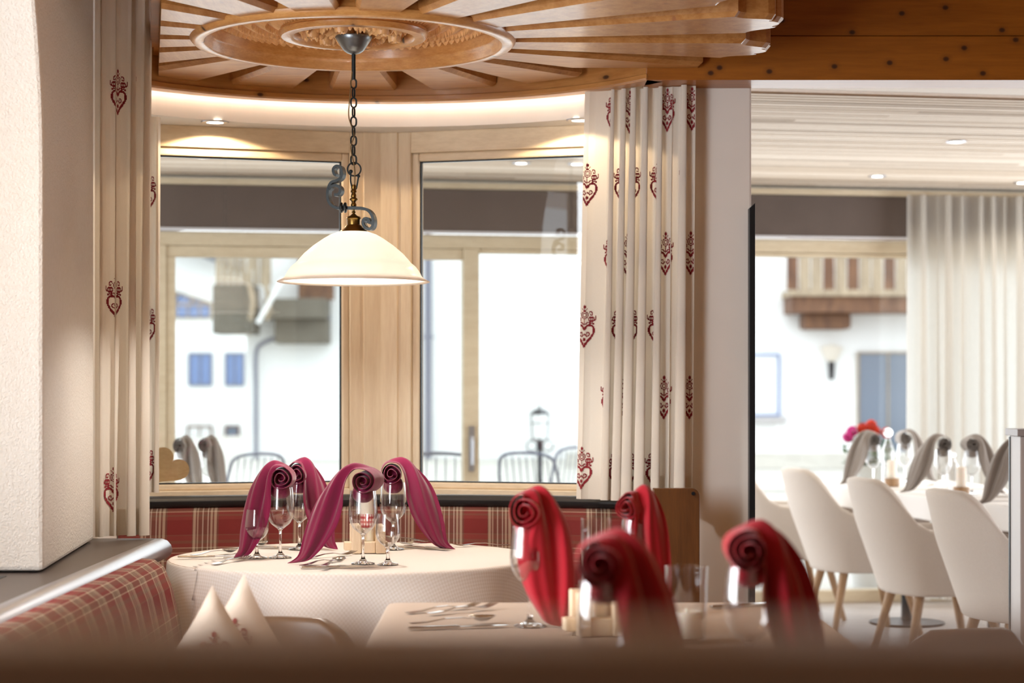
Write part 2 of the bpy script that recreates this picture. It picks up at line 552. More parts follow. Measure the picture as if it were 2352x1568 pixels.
struct(box('floor', (-4, -3.2, -0.12), (5.2, 6.8, 0), M['floor_brown'], bevel=0))
struct(box('floor_conservatory', (-4, 6.8, -0.12), (5.2, 12.6, 0), M['floor'], bevel=0))
mb = MB().box((-4, -3.2, 2.62), (5.2, 6.5, 2.72))
struct(mb.done('ceiling', M['pine']))
mb = MB().box((-4, 6.67, GZ), (5.2, 12.6, GZ + 0.12))
struct(mb.done('ceiling_conservatory', M['plaster']))
# ribbed pale battens under the conservatory ceiling, parallel to the garden glazing
mb = MB()
Mg = Matrix.Translation((0, 11.35, 0)) @ Matrix.Rotation(GA, 4, 'Z')
rnd = random.Random(21)
for k in range(52):
    y1 = -0.10 - 0.066 * k
    cuts = sorted([-4.2, 4.6] + [rnd.uniform(-4, 4.4) for _ in range(2)])
    for xa, xb in zip(cuts, cuts[1:]):
        mb.mi = rnd.choice((0, 0, 1, 1, 2))
        mb.box((xa, y1 - 0.044, GZ - 0.0075), (xb - 0.002, y1, GZ - 0.001), Mg)
struct(mb.done('ceiling_battens', M['battens']))
mb = MB().box((-4.2, -3.6, GZ - 0.0008), (4.6, -0.08, GZ - 0.0002), Mg)
struct(mb.done('ceiling_gap_shade', M['oak']))  # darker sheet standing in for the shadow in the gaps between battens

# wall with the arched window niche on the left
def yedge(z):
    d = max(0.0, z - 1.85)
    return 5.13 - (1.10 - math.sqrt(max(0, 1.21 - d * d)))
mb = MB()
zs = [0.795 + (2.62 - 0.795) * i / 30 for i in range(31)]
A_, B_, C_, D_ = [], [], [], []
for z in zs:
    y = yedge(z)
    A_.append(mb.bm.verts.new((-1.227, y, z)))
    B_.append(mb.bm.verts.new((-1.324, 6.2, z)))
    C_.append(mb.bm.verts.new((-1.9, 6.2, z)))
    D_.append(mb.bm.verts.new((-1.9, y, z)))
for i in range(30):
    for p, q in ((A_, B_), (B_, C_), (C_, D_), (D_, A_)):
        mb.face([p[i], q[i], q[i + 1], p[i + 1]])
mb.face([A_[0], D_[0], C_[0], B_[0]]); mb.face([A_[-1], B_[-1], C_[-1], D_[-1]])
struct(mb.done('wall_left', M['rough_plaster'], bevel=0.012, angle=60))
struct(box('wall_left_apron', (-1.9, -3.2, 0), (-1.16, 6.2, 0.74), M['plaster'], bevel=0))
struct(box('wall_left_corner', (-1.9, 6.2, 0), (-1.365, 6.84, 2.62), M['plaster'], bevel=0))
struct(box('wall_left_rear', (-1.9, -3.2, 0.795), (-1.24, 2.7, 2.62), M['plaster'], bevel=0))
mb = MB()
for a, b in (((-1.86, 2.7, 0.80), (-1.80, 5.12, 0.88)), ((-1.86, 2.7, 2.35), (-1.80, 5.0, 2.45)), ((-1.86, 3.86, 0.88), (-1.80, 3.94, 2.35)), ((-1.86, 2.7, 0.88), (-1.80, 2.78, 2.35)), ((-1.86, 5.02, 0.88), (-1.80, 5.12, 2.2))):
    mb.box(a, b)
struct(mb.done('window_1', M['frame']))
struct(box('wall_rear', (-1.9, -3.3, 0), (5.2, -3.1, 2.62), M['pine_dark'], bevel=0))
struct(box('wall_right', (5.0, -3.2, 0), (5.2, 8.0, 2.62), M['pine_dark'], bevel=0))

# pillar between bay and conservatory
struct(box('wall_pillar', (0.50, 6.67, 0), (0.815, 7.06, GZ), M['plaster'], bevel=0.006))
# white lintel over the bay: curved towards the room
FC = LC + Vector((0.04, -0.08, 0))
FR, FT = 1.06, 0.10
def arc(r, a0, a1, n):                                    # angle measured from straight back, to the right
    return [(FC.x + r * math.sin(R(a0 + (a1 - a0) * i / n)), FC.y + r * math.cos(R(a0 + (a1 - a0) * i / n))) for i in range(n + 1)]
inner = arc(FR + FT, -72, 38, 60) + [(0.50, 6.90)]
outer = [(0.62, 6.98), (W0.x, 7.36), (-1.75, 6.95)]
mb = MB().prism(inner + outer, HEAD, GZ)
struct(mb.done('wall_bay_lintel', M['plaster']))

# aged pine fascia and beam
mb = MB()
a1 = 57.5
pi_, po_ = arc(FR, -72, a1, 60), arc(FR + FT - 0.03, -72, a1, 60)
mb.prism(pi_ + po_[::-1], 2.296, 2.62)
struct(mb.done('trim_1', M['fascia'], bevel=0.004, angle=50))
mb = MB()
mb.prism(arc(FR - 0.006, -72, a1, 60) + arc(FR + 0.002, -72, a1, 60)[::-1], 2.299, 2.318)
struct(mb.done('trim_2', M['fascia'], bevel=0.003, angle=50))
ex = pi_[-1]
mb = MB()
mb.box((ex[0] - 0.005, 6.49, 2.296), (5.0, 6.67, 2.442))
mb.box((ex[0] - 0.005, 6.498, 2.444), (5.0, 6.67, 2.62))
struct(mb.done('ceiling_beam', M['pine_dark'], bevel=0.003))

# warm light strip in the groove between fascia and lintel
NL = 16
for i in range(NL):
    a = -60 + 98 * (i + 0.5) / NL
    p = arc(FR + FT - 0.015, a, a, 1)[0]
    area('cove_light', (p[0], p[1], 2.325), (0, 0, R(-a)), 0.115, 0.018, COVE, (1, 0.86, 0.70))

# bay windows
def bay_window(n, side):
    d = WD[side]
    nrm = Vector((-d.y, d.x, 0))
    if nrm.y < 0: nrm = -nrm                               # points outwards
    Mw = Matrix(((d.x, nrm.x, 0, W0.x), (d.y, nrm.y, 0, W0.y), (0, 0, 1, 0), (0, 0, 0, 1)))
    L = 1.14 if side == 'right' else 1.28
    z0, z1 = 0.878, HEAD
    u0 = 0.065
    t_ = thing('window_%d' % n, None, None)
    struct(t_)
    st, hd, bt = 0.052, 0.078, 0.030
    mb = MB()
    mb.box((u0, 0, z0), (u0 + st, 0.08, z1), Mw)
    mb.box((L - st, 0, z0), (L, 0.08, z1), Mw)
    mb.done('window_stile', M['frame'], t_, bevel=0.004)
    mb = MB()
    mb.box((u0 + st, 0.0, z1 - hd), (L - st, 0.08, z1), Mw)
    mb.box((u0 + st, 0.0, z0), (L - st, 0.08, z0 + bt), Mw)
    mb.done('window_rail', M['frame_h'], t_, bevel=0.004)
    s2 = 0.026
    mb = MB()
    a, b, lo, hi = u0 + st, L - st, z0 + bt, z1 - hd
    mb.box((a, 0.016, lo), (a + s2, 0.07, hi), Mw)
    mb.box((b - s2, 0.016, lo), (b, 0.07, hi), Mw)
    mb.done('sash_stile', M['frame'], t_, bevel=0.006)
    mb = MB()
    mb.box((a + s2, 0.016, hi - 0.03), (b - s2, 0.07, hi), Mw)
    mb.box((a + s2, 0.016, lo), (b - s2, 0.07, lo + 0.022), Mw)
    mb.done('sash_rail', M['frame_h'], t_, bevel=0.006)
    mb = MB()
    q = 0.005
    a, b, lo, hi = a + s2, b - s2, lo + 0.022, hi - 0.03
    mb.box((a, 0.03, lo), (a + q, 0.045, hi), Mw); mb.box((b - q, 0.03, lo), (b, 0.045, hi), Mw)
    mb.box((a, 0.03, hi - q), (b, 0.045, hi), Mw); mb.box((a, 0.03, lo), (b, 0.045, lo + q), Mw)
    mb.done('gasket', M['black'], t_)
    MB().box((a, 0.034, lo), (b, 0.042, hi), Mw).done('glass', M['glass'], t_)
bay_window(2, 'left')
bay_window(3, 'right')
# corner post and outside ledge, wall below
nl, nr = Vector((-0.300, 0.954, 0)), Vector((0.300, 0.954, 0))
pl, pr = W0 + WD['left'] * 0.065, W0 + WD['right'] * 0.065
mb = MB().prism([tuple((W0 + Vector((0, -0.012, 0)))[:2]), tuple((pr + Vector((0, -0.012, 0)))[:2]), tuple((pr + nr * 0.08)[:2]), (W0.x, W0.y + 0.085), tuple((pl + nl * 0.08)[:2]), tuple((pl + Vector((0, -0.012, 0)))[:2])], 0.878, HEAD)
struct(mb.done('trim_3', M['frame'], bevel=0.004))
mb = MB()
ol, orr = W0 + WD['left'] * 1.28, W0 + WD['right'] * 1.14
mb.prism([(ol.x, ol.y), (W0.x, W0.y), (orr.x, orr.y), (orr.x + 0.05, orr.y + 0.16), (W0.x, W0.y + 0.18), (ol.x - 0.05, ol.y + 0.16)], 0.0, 0.876)
struct(mb.done('wall_bay', M['plaster']))
mb = MB()
mb.prism([(ol.x - .03, ol.y + .085), (W0.x, W0.y + 0.092), (orr.x + .03, orr.y + .085), (orr.x + 0.06, orr.y + 0.2), (W0.x, W0.y + 0.24), (ol.x - 0.06, ol.y + 0.2)], 0.877, 0.925)
struct(mb.done('trim_4', M['frame_h'], bevel=0.003))

# garden glazing of the conservatory
def gbox(mb, x0, x1, y0, y1, z0, z1):
    c = math.cos(GA)
    mb.box((x0 / c, y0, z0), (x1 / c, y1, z1), Mg)
MX = [-3.4, -1.99, -0.235, 0.95, 2.62, 4.2]
t_ = struct(thing('window_4', None, None))
mb = MB()
gbox(mb, -3.4, 4.2, 0.0, 0.10, 2.085, 2.165)
gbox(mb, -3.4, 4.2, 0.0, 0.10, 0.0, 0.075)
mb.done('window_rail', M['frame2'], t_, bevel=0.004)
for x in MX:
    mb = MB(); gbox(mb, x - 0.045, x + 0.045, -0.005, 0.10, 0.075, 2.085)
    mb.done('mullion', M['frame2'], t_, bevel=0.004)
for i in range(5):
    mb = MB()
    a, b = MX[i] + 0.045, MX[i + 1] - 0.045
    top = 2.02 if i in (1,) else 2.06
    gbox(mb, a, b, 0.012, 0.07, top, 2.083)
    if i == 1:
        gbox(mb, a, a + 0.05, 0.012, 0.07, 0.075, top)
    mb.done('sash', M['frame2'], t_, bevel=0.004)
    mb = MB(); gbox(mb, a, b, 0.04, 0.05, 0.076, top)
    mb.done('glass', M['glass'], t_)
mb = MB()
hx = -0.235 / math.cos(GA)
mb.tube([Mg @ Vector((hx, -0.02, 1.0)), Mg @ Vector((hx, -0.05, 1.0)), Mg @ Vector((hx, -0.055, 0.98)), Mg @ Vector((hx, -0.055, 0.84))], 0.009)
gbox(mb, -0.25, -0.22, -0.02, -0.005, 0.80, 1.06)
mb.done('door_handle', M['silver'], t_)
mb = MB(); gbox(mb, -3.4, 4.2, 0.0, 0.14, 2.18, GZ - 0.023)
struct(mb.done('wall_garden', M['plaster']))
mb = MB(); gbox(mb, -3.4, 4.2, -0.075, 0.0, 2.424, GZ - 0.023)
struct(mb.done('trim_5', M['frame2'], bevel=0.003))
struct(box('wall_conservatory_right', (5.0, 11.4, 0), (5.2, 12.6, 2.48), M['plaster'], bevel=0))

# roller blinds, taupe, half lowered in front of the garden glazing
for (a, b, lab) in ((-3.35, -0.18, 'taupe roller blind over the garden glazing left of the door mullion'),
                    (-0.16, 1.05, 'taupe roller blind over the garden glazing behind the embroidered curtain'),
                    (1.07, 4.1, 'taupe roller blind above the conservatory chairs beside the pillar')):
    t_ = thing('roller_blind', lab, 'blind', Mg @ Vector(((a + b) / 2, -0.03, 2.17)), GA, 'roller blinds of the conservatory')
    w = (b - a) / 2 / math.cos(GA)
    box('blind_fabric', (-w, -0.004, 0.012), (w, 0.004, 0.25), M['blind'], t_, bevel=0)
    box('bottom_bar', (-w, -0.012, -0.004), (w, 0.010, 0.012), M['bar'], t_)

# ---------------------------------------------------------------- carved ceiling rosette with radial slats
ros = thing('ceiling_rosette', 'carved round pine rosette with radiating slats above the pendant lamp', 'ceiling rosette', (LC.x, LC.y, 2.40))
def zz(z): return z - 2.40
MB().lathe([(0.43, zz(2.405)), (0.495, zz(2.405)), (0.495, zz(2.35)), (0.499, zz(2.345)), (0.496, zz(2.334)), (0.488, zz(2.326)), (0.484, zz(2.3225)), (0.456, zz(2.3225)), (0.451, zz(2.327)), (0.449, zz(2.345)), (0.441, zz(2.352)), (0.437, zz(2.36)), (0.434, zz(2.385)), (0.43, zz(2.392))], n=160, closed=True).done('outer_ring', M['pine_ring'], ros, smooth=True, bevel=0)
def scale_h(r, a):
    k = (r - 0.225) / 0.042
    row = int(k); fr = k - row
    s = abs(math.sin(a * 44 + (row % 2) * math.pi / 2))
    return 0.004 + 0.022 * (1 - fr) * (0.25 + 0.75 * s)
mb = MB().grid(lambda u, v: (lambda r, a: Vector((r * math.cos(a), r * math.sin(a), -0.002 - scale_h(r, a))))(0.222 + 0.212 * v, 2 * math.pi * u), 704, 36, closed_u=True)
mb.done('scale_carving', M['pine_carved'], ros, smooth=False)
MB().lathe([(0.176, zz(2.398)), (0.223, zz(2.398)), (0.223, zz(2.366)), (0.229, zz(2.361)), (0.226, zz(2.354)), (0.220, zz(2.346)), (0.188, zz(2.346)), (0.182, zz(2.352)), (0.178, zz(2.370))], n=128, closed=True).done('inner_ring', M['pine_ring'], ros, smooth=True)
def leaf_h(r, a):
    q = r / 0.18
    s = 0.5 + 0.5 * math.sin(8 * a + 5.5 * math.sin(q * 4.2))
    veins = 0.5 + 0.5 * math.sin(40 * a + 30 * q)
    n = noise.noise(Vector((math.cos(a) * r * 38, math.sin(a) * r * 38, 3.1)))
    rose = 0
    for k in range(6):
        cx, cyy = 0.128 * math.cos(k * math.pi / 3 + .3), 0.128 * math.sin(k * math.pi / 3 + .3)
        d = math.hypot(r * math.cos(a) - cx, r * math.sin(a) - cyy)
        if d < 0.03: rose = max(rose, 0.7 + 0.5 * math.cos(d * 380))
    return 0.036 * max(rose, s * s * (0.75 + 0.25 * veins) + 0.25 * n) * min(1, (1 - q) * 8 + 0.1)
mb = MB().grid(lambda u, v: (lambda r, a: Vector((r * math.cos(a), r * math.sin(a), zz(2.382) - leaf_h(r, a))))(0.004 + 0.176 * v, 2 * math.pi * u), 320, 60, closed_u=True)
mb.done('leaf_carving', M['pine_carved'], ros, smooth=True)

def clip(poly, a, b, c):                                   # keep a*x + b*y <= c
    out = []
    for i in range(len(poly)):
        p, q = poly[i], poly[(i + 1) % len(poly)]
        fp, fq = a * p[0] + b * p[1] - c, a * q[0] + b * q[1] - c
        if fp <= 0: out.append(p)
        if (fp < 0 < fq) or (fq < 0 < fp):
            t = fp / (fp - fq)
            out.append((p[0] + t * (q[0] - p[0]), p[1] + t * (q[1] - p[1])))
    return out
def slat(ang, shaped):
    hw0, hw1 = 0.068, 0.122
    if shaped:
        rr = 1.30
        h = hw0 + (hw1 - hw0) * (1.2 - 0.47) / 0.52
        prof = [(1, 1.195), (.92, 1.20), (.80, 1.215), (.70, 1.24), (.60, 1.275), (.50, 1.292), (.44, 1.294), (.43, 1.284), (.36, 1.284), (.30, 1.296), (.18, 1.306), (0, 1.31)]
        end = [(h * f, r) for f, r in prof] + [(-h * f, r) for f, r in prof[-2::-1]]
    else:
        end = [(hw1, 0.985), (-hw1, 0.985)]
    def outline(ins):
        P = [(-hw0 + ins, 0.475), (hw0 - ins, 0.475)] + [(x - math.copysign(ins, x) * (1 if abs(x) > ins else 0), y - ins) for x, y in end]
        ca, sa = math.cos(R(ang)), math.sin(R(ang))
        P = [(x * ca + y * sa, -x * sa + y * ca) for x, y in P]
        return P
    mb = MB()
    lo, mid = outline(0.012), outline(0.0)
    if not shaped or abs(ang) < 80:
        pass
    vs = []
    for P, z in ((lo, zz(2.336)), (mid, zz(2.350)), (mid, zz(2.404))):
        vs.append([mb.bm.verts.new((x, y, z)) for x, y in P])
    n = len(lo)
    mb.face(vs[0][::-1])
    for a, b in ((vs[0], vs[1]), (vs[1], vs[2])):
        for i in range(n):
            mb.face([a[i], a[(i + 1) % n], b[(i + 1) % n], b[i]])
    mb.face(vs[2])
    geom = mb.bm.verts[:] + mb.bm.edges[:] + mb.bm.faces[:]
    bmesh.ops.bisect_plane(mb.bm, geom=geom, plane_co=(-0.612, 0.1, 0), plane_no=(-0.983, -0.184, 0), clear_outer=True)
    if abs(ang) < 80:
        geom = mb.bm.verts[:] + mb.bm.edges[:] + mb.bm.faces[:]
        r = bmesh.ops.bisect_plane(mb.bm, geom=geom, plane_co=(0, 0.488, 0), plane_no=(0, 1, 0), clear_outer=(ang > 50))
        if True:
            bmesh.ops.holes_fill(mb.bm, edges=[e for e in mb.bm.edges if e.is_boundary], sides=0)
    t = mb.done('slat', SLAT[int(ang + 400) % 3], ros)
    return t
SLAT = [wood('slat_pine_%s' % w, rgb(158, 102, 48), rgb(188, 136, 80), g, kk, rough=0.38, coat=0.2, ksize=0.045, kcol=rgb(150, 96, 60))
        for w, g, kk in (('a', (16, 2, 16), (7, 3.5, 0)), ('b', (2, 16, 16), (3.5, 7, 0)), ('c', (10, 10, 16), (6, 5, 0)))]
for k in range(17):
    a = -2.6 + 360 / 17 * k
    if a > 180: a -= 360
    slat(a, a > 50 or a < -120)
# boards above the slats
mb = MB()
mb.prism(clip([(1.2 * math.sin(R(i * 5)), min(0.488, 1.2 * math.cos(R(i * 5)))) for i in range(72)], -0.983, -0.184, 0.611), 0.004, 0.06)
mb.done('ceiling_board', M['pine_dark'], ros)
mb = MB()
pp = [(p[0] - LC.x, p[1] - LC.y) for p in arc(FR - 0.004, -72, a1, 40)]
mb.prism(clip(pp, -0.983, -0.184, 0.60), 0.0041, 0.058)
mb.done('bay_board', M['pine_dark'], ros)

# ---------------------------------------------------------------- pendant lamp
lamp = thing('pendant_lamp', 'pendant lamp with white glass shade and wrought iron scroll above the round table', 'lamp', (LC.x, LC.y, 1.60))
def lz(y): return CAMZ + (HY - y) / FPX * 6.0 - 1.60
def lx(x): return (x - 812) / FPX * 6.0
def cp(cx, cyy): return Vector((lx(600 + cx / 4.61), 0, lz(360 + cyy / 4.61)))
MB().lathe([(0, lz(84)), (0.056, lz(84)), (0.057, lz(87)), (0.050, lz(95)), (0.040, lz(107)), (0.030, lz(117)), (0.02, lz(122)), (0.008, lz(125)), (0, lz(126))]).done('canopy', M['pewter'], lamp, smooth=True)
MB().tube([(0, 0, lz(122)), (0, 0, lz(183))], 0.0062, 10).done('rod', M['iron'], lamp, smooth=True)
mb = MB()
top, bot, nl_ = lz(181), lz(378), 9
Lk = (top - bot) / nl_
for i in range(nl_):
    zc = top - (i + 0.5) * Lk
    pts = []
    for k in range(20):
        a = 2 * math.pi * k / 20
        h, w = Lk / 2 + 0.004 - 0.008, 0.0085
        x, z = w * math.cos(a), (h * math.sin(a)) + (0.004 * math.copysign(1, math.sin(a)) if abs(math.sin(a)) > 0.01 else 0)
        pts.append((x * 0.95, x * 0.3, zc + z) if i % 2 == 0 else (x * 0.3, x * 0.95, zc + z))
    mb.tube(pts, 0.0027, 6, closed=True)
mb.done('chain', M['iron'], lamp, smooth=True)
mb = MB().tube(catmull([(-0.004, -0.004, lz(165)), (-0.012, -0.006, lz(230)), (-0.014, -0.006, lz(270)), (0.002, -0.008, lz(310)), (-0.008, -0.006, lz(340)), (0.004, -0.006, lz(390)), (0.002, 0, lz(440))], 40), 0.0018, 6)
mb.done('cord', M['cordm'], lamp, smooth=True)
mb = MB().tube([cp(983, 132) + Vector((0.0205 * math.cos(2 * math.pi * k / 24), 0, 0.0205 * math.sin(2 * math.pi * k / 24))) for k in range(24)], 0.0024, 8, closed=True)
mb.done('ring', M['iron'], lamp, smooth=True)
mb = MB().tube(catmull([cp(950, 150), cp(945, 250), cp(965, 330), cp(1000, 340), cp(1015, 290), cp(1030, 200)], 24), 0.0026, 8)
mb.ball(cp(948, 155), 0.006, 8); mb.ball(cp(1030, 205), 0.005, 8)
mb.done('shackle', M['iron'], lamp, smooth=True)
BX = cp(978, 0).x
def br(pts): return [(r * 0.000289, lz(360 + y / 4.61)) for r, y in pts]
MB().lathe([(0, lz(360 + 295 / 4.61))] + br([(20, 296), (30, 330), (22, 345), (30, 360), (32, 375), (20, 385), (26, 400), (32, 420), (26, 432), (46, 448), (44, 458), (28, 468), (20, 485), (30, 505), (30, 520), (12, 530), (12, 575), (24, 585), (12, 600), (26, 612), (40, 625), (70, 635), (80, 655), (72, 668), (70, 720), (90, 735), (95, 748), (112, 758), (118, 770), (140, 780), (148, 802), (140, 812)]) + [(0, lz(360 + 812 / 4.61))], c=(BX, 0, 0), n=32).done('brass_spindle', M['brass'], lamp, smooth=True)
mb = MB()
S1 = [(800, 195), (775, 180), (765, 130), (800, 97), (848, 115), (862, 180), (845, 225), (800, 252), (745, 268), (712, 320), (700, 400), (712, 465), (750, 515), (810, 542), (870, 540)]
S2 = [(870, 542), (940, 542), (1010, 545), (1090, 552), (1150, 575), (1190, 620), (1208, 680), (1200, 745), (1165, 772), (1120, 755), (1095, 710), (1105, 668), (1140, 660), (1162, 685), (1150, 712)]
S3 = [(716, 345), (745, 312), (795, 302), (835, 325), (842, 365), (820, 398), (775, 400)]
for Q in (S1, S2, S3):
    mb.strip(catmull([cp(*p) for p in Q], 60), 0.030, 0.0085)
bmesh.ops.rotate(mb.bm, verts=mb.bm.verts, cent=(BX, 0, 0), matrix=Matrix.Rotation(R(-14), 3, 'Z'))
mb.done('scroll', M['iron'], lamp, smooth=False, bevel=0.0012)
mb = MB()
Mk = Matrix.Translation(cp(868, 538)) @ Matrix.Rotation(R(90), 4, 'Y')
for zo in (-0.006, 0.006):
    for i in range(1):
        mb.tube([Mk @ Vector((0.0115 * math.cos(2 * math.pi * k / 20), 0.016 * math.sin(2 * math.pi * k / 20), zo)) for k in range(20)], 0.005, 8, closed=True)
mb.done('collar', M['iron'], lamp, smooth=True)
prof = [(0.046, 1.7535), (0.070, 1.745), (0.091, 1.733), (0.123, 1.711), (0.150, 1.688), (0.168, 1.668), (0.177, 1.657), (0.183, 1.653), (0.192, 1.645), (0.203, 1.629), (0.209, 1.617), (0.216, 1.610), (0.232, 1.602), (0.234, 1.600), (0.230, 1.5985)]
inn = [(0.212, 1.606), (0.204, 1.615), (0.198, 1.628), (0.188, 1.642), (0.176, 1.651), (0.163, 1.665), (0.146, 1.684), (0.120, 1.706), (0.089, 1.728), (0.046, 1.748)]
shade = MB().lathe([(r, z - 1.60) for r, z in prof + inn], n=96, closed=True).done('shade', M['opal'], lamp, smooth=True)
MB().ball((0, 0, 0.075), 0.028, 12, (1, 1, 1.15)).lathe([(0, 0.16), (0.014, 0.16), (0.014, 0.10), (0, 0.10)], n=16).done('bulb', M['bulb'], lamp, smooth=True)
# ---------------------------------------------------------------- downlights
def downlight(p, label, power=18, group='recessed spotlights in the ribbed ceiling', cone=120):
    d = thing('downlight', label, 'ceiling light', p, 0, group)
    MB().lathe([(0.030, -0.002), (0.048, -0.002), (0.050, 0.002), (0.030, 0.004)], n=32, closed=True).done('trim_ring', M['silver'], d, smooth=True)
    MB().lathe([(0, 0.0005), (0.031, 0.0005), (0.031, 0.003), (0, 0.003)], n=24).done('lens', M['led'], d)
    if power:
        spot('downlight_lamp', (p[0], p[1], p[2] - 0.012), (0, 0, 0), power, (1, 0.88, 0.72), cone, 0.6)
def ceil_at(x, y): return on(x, y, GZ - 0.012)
for (x, y, lab) in ((465, 361, 'small recessed spotlight seen through the left bay window'),
                    (1197, 375, 'small recessed spotlight seen through the right bay window near its middle'),
                    (1325, 377, 'small recessed spotlight at the curtain edge of the right bay window'),
                    (2196, 326, 'recessed spotlight in the open ribbed ceiling, largest and brightest'),
                    (2015, 405, 'dim recessed spotlight near the blind above the conservatory tables'),
                    (2348, 420, 'recessed spotlight above the sheer grey curtain')):
    p = ceil_at(x, y)
    downlight(p, lab, 10)
for px, lab in ((500, 'spotlight in the white soffit over the left bay window'), (1330, 'spotlight in the white soffit over the right bay window')):
    x = (px - CX) / FPX * 7.0
    dx = abs(x - W0.x)
    p = Vector((x, W0.y - dx * 0.3145 - 0.135, HEAD - 0.003))
    downlight(p, lab, 0, 'spotlights in the bay soffit')
    spot('soffit_lamp', (p.x, p.y, p.z - 0.012), (R(4), 0, 0), 8.0, WARM, 150, 0.10, 0.012)
# unseen warm spots added to fill the dining room with light
for (x, y) in ((0.9, 2.6), (-0.3, 2.4), (2.3, 3.6), (1.0, 4.9), (2.6, 5.4), (-0.9, 4.4)):
    p = Vector((x, y, 2.615))
    spot('room_fill', (x, y, 2.58), (0, 0, 0), 4, WARM, 130, 0.7, 0.04)

# ---------------------------------------------------------------- benches
def roll_prof(cx, cz, rx, rz, n=14):
    return [(cx + rx * math.cos(2 * math.pi * k / n), cz + rz * math.sin(2 * math.pi * k / n)) for k in range(n)]
def by(x): return 6.985 - 0.23 * (x + 0.485) ** 2
bench = thing('corner_bench', 'plaid upholstered bench with black leather roll curving along the bay window', 'bench', (-0.485, 6.8, 0))
o0 = Vector((-0.485, 6.8, 0))
X0, X1 = -1.36, 0.46
mb = MB()
prof = [(0.0, 0.856), (-0.020, 0.858), (-0.033, 0.868), (-0.036, 0.880), (-0.028, 0.890), (-0.010, 0.896), (0.03, 0.897), (0.055, 0.893), (0.055, 0.86)]
mb.grid(lambda u, v: (lambda x, q: Vector((x, by(x) + q[0], q[1])) - o0)(X0 + (X1 - X0) * u, prof[round(v * 8)]), 40, 8)
mb.done('leather_roll', M['leather'], bench, smooth=True)
pb = [(0.03, 0.858), (-0.015, 0.856), (-0.03, 0.846), (-0.038, 0.82), (-0.05, 0.74), (-0.065, 0.66), (-0.085, 0.56), (-0.10, 0.47)]
cum = [0]
for a, b in zip(pb, pb[1:]): cum.append(cum[-1] + math.hypot(b[0] - a[0], b[1] - a[1]))
mb = MB()
mb.grid(lambda u, v: (lambda x, q: Vector((x, by(x) + q[0], q[1])) - o0)(X0 + (X1 - X0) * u, pb[round(v * 7)]), 40, 7,
        uvf=lambda u, v: ((X1 - X0) * u, -cum[round(v * 7)] + 0.14))
mb.done('backrest', M['plaid'], bench, smooth=True)
mb = MB()
mb.grid(lambda u, v: (lambda x: Vector((x, by(x) - 0.10 - 0.42 * v, 0.465 - 0.015 * v)) - o0)(X0 + (X1 - X0) * u), 40, 6, uvf=lambda u, v: ((X1 - X0) * u, 0.42 * v))
mb.done('seat', M['plaid'], bench, smooth=True, solid=0.06)
mb = MB()
pts = [(X0 + (X1 - X0) * i / 20) for i in range(21)]
mb.prism([(x - o0.x, by(x) - 0.44 - o0.y) for x in pts] + [(x - o0.x, by(x) - o0.y + 0.0) for x in pts[::-1]], 0.0, 0.38)
mb.done('plinth', M['panel'], bench)
mb = MB()
c = 0.025
x0, x1, zt = 0.463, 0.615, 0.947
pts = [(x0, 0), (x1, 0)] + [(x1 - c + c * math.cos(R(a)), zt - c + c * math.sin(R(a))) for a in range(0, 91, 15)] + [(x0, zt)]
Mp = Matrix.Rotation(R(90), 4, 'X')
mb.prism(pts, -6.46, -6.42, Matrix.Translation(-o0) @ Mp)
mb.done('end_panel', M['panel'], bench, bevel=0.003)
MB().lathe([(0, 0), (0.006, 0), (0.006, 0.003), (0, 0.003)], n=16).done('screw_cap', M['black'], bench, loc=(at(1592, 1133, 6.418) - o0)).rotation_euler = (R(90), 0, 0)

lb = thing('left_bench', 'plaid upholstered bench back below the metal shelf on the left', 'bench', (-1.0, 4.2, 0))
lb.name = 'side_bench'
o1 = Vector((-1.0, 4.2, 0))
pb2 = [(-1.085, 0.775), (-1.055, 0.790), (-1.02, 0.788), (-0.990, 0.765), (-0.968, 0.71), (-0.950, 0.63), (-0.936, 0.55), (-0.93, 0.46)]
cum2 = [0]
for a, b in zip(pb2, pb2[1:]): cum2.append(cum2[-1] + math.hypot(b[0] - a[0], b[1] - a[1]))
mb = MB()
Y0, Y1 = 2.2, 5.62
ends = []
def lbp(u, v):
    q = pb2[round(v * 7)]
    y = Y0 + (Y1 - Y0) * u
    e = max(0, (y - (Y1 - 0.04)) / 0.04)
    return Vector((q[0] - 0.02 * e * e * (1 if v > 0.2 else 0.3), y, q[1] - 0.012 * e * e)) - o1
mb.grid(lbp, 93, 7, uvf=lambda u, v: ((Y1 - Y0) * u, cum2[round(v * 7)]))
vs = [mb.bm.verts.new(lbp(1, j / 7)) for j in range(8)] + [mb.bm.verts.new(Vector((-1.085, Y1, 0.46)) - o1)]
mb.face(vs, [(v.co.x, v.co.z) for v in vs])
mb.done('backrest', M['plaid'], lb, smooth=True)
MB().box((-1.10, 2.2, 0.36), (-0.82, 5.4, 0.46), Matrix.Translation(-o1)).done('seat', M['plaid'], lb, bevel=0.02)
MB().box((-1.10, 2.2, 0), (-0.85, 5.36, 0.36), Matrix.Translation(-o1)).done('plinth', M['panel'], lb)

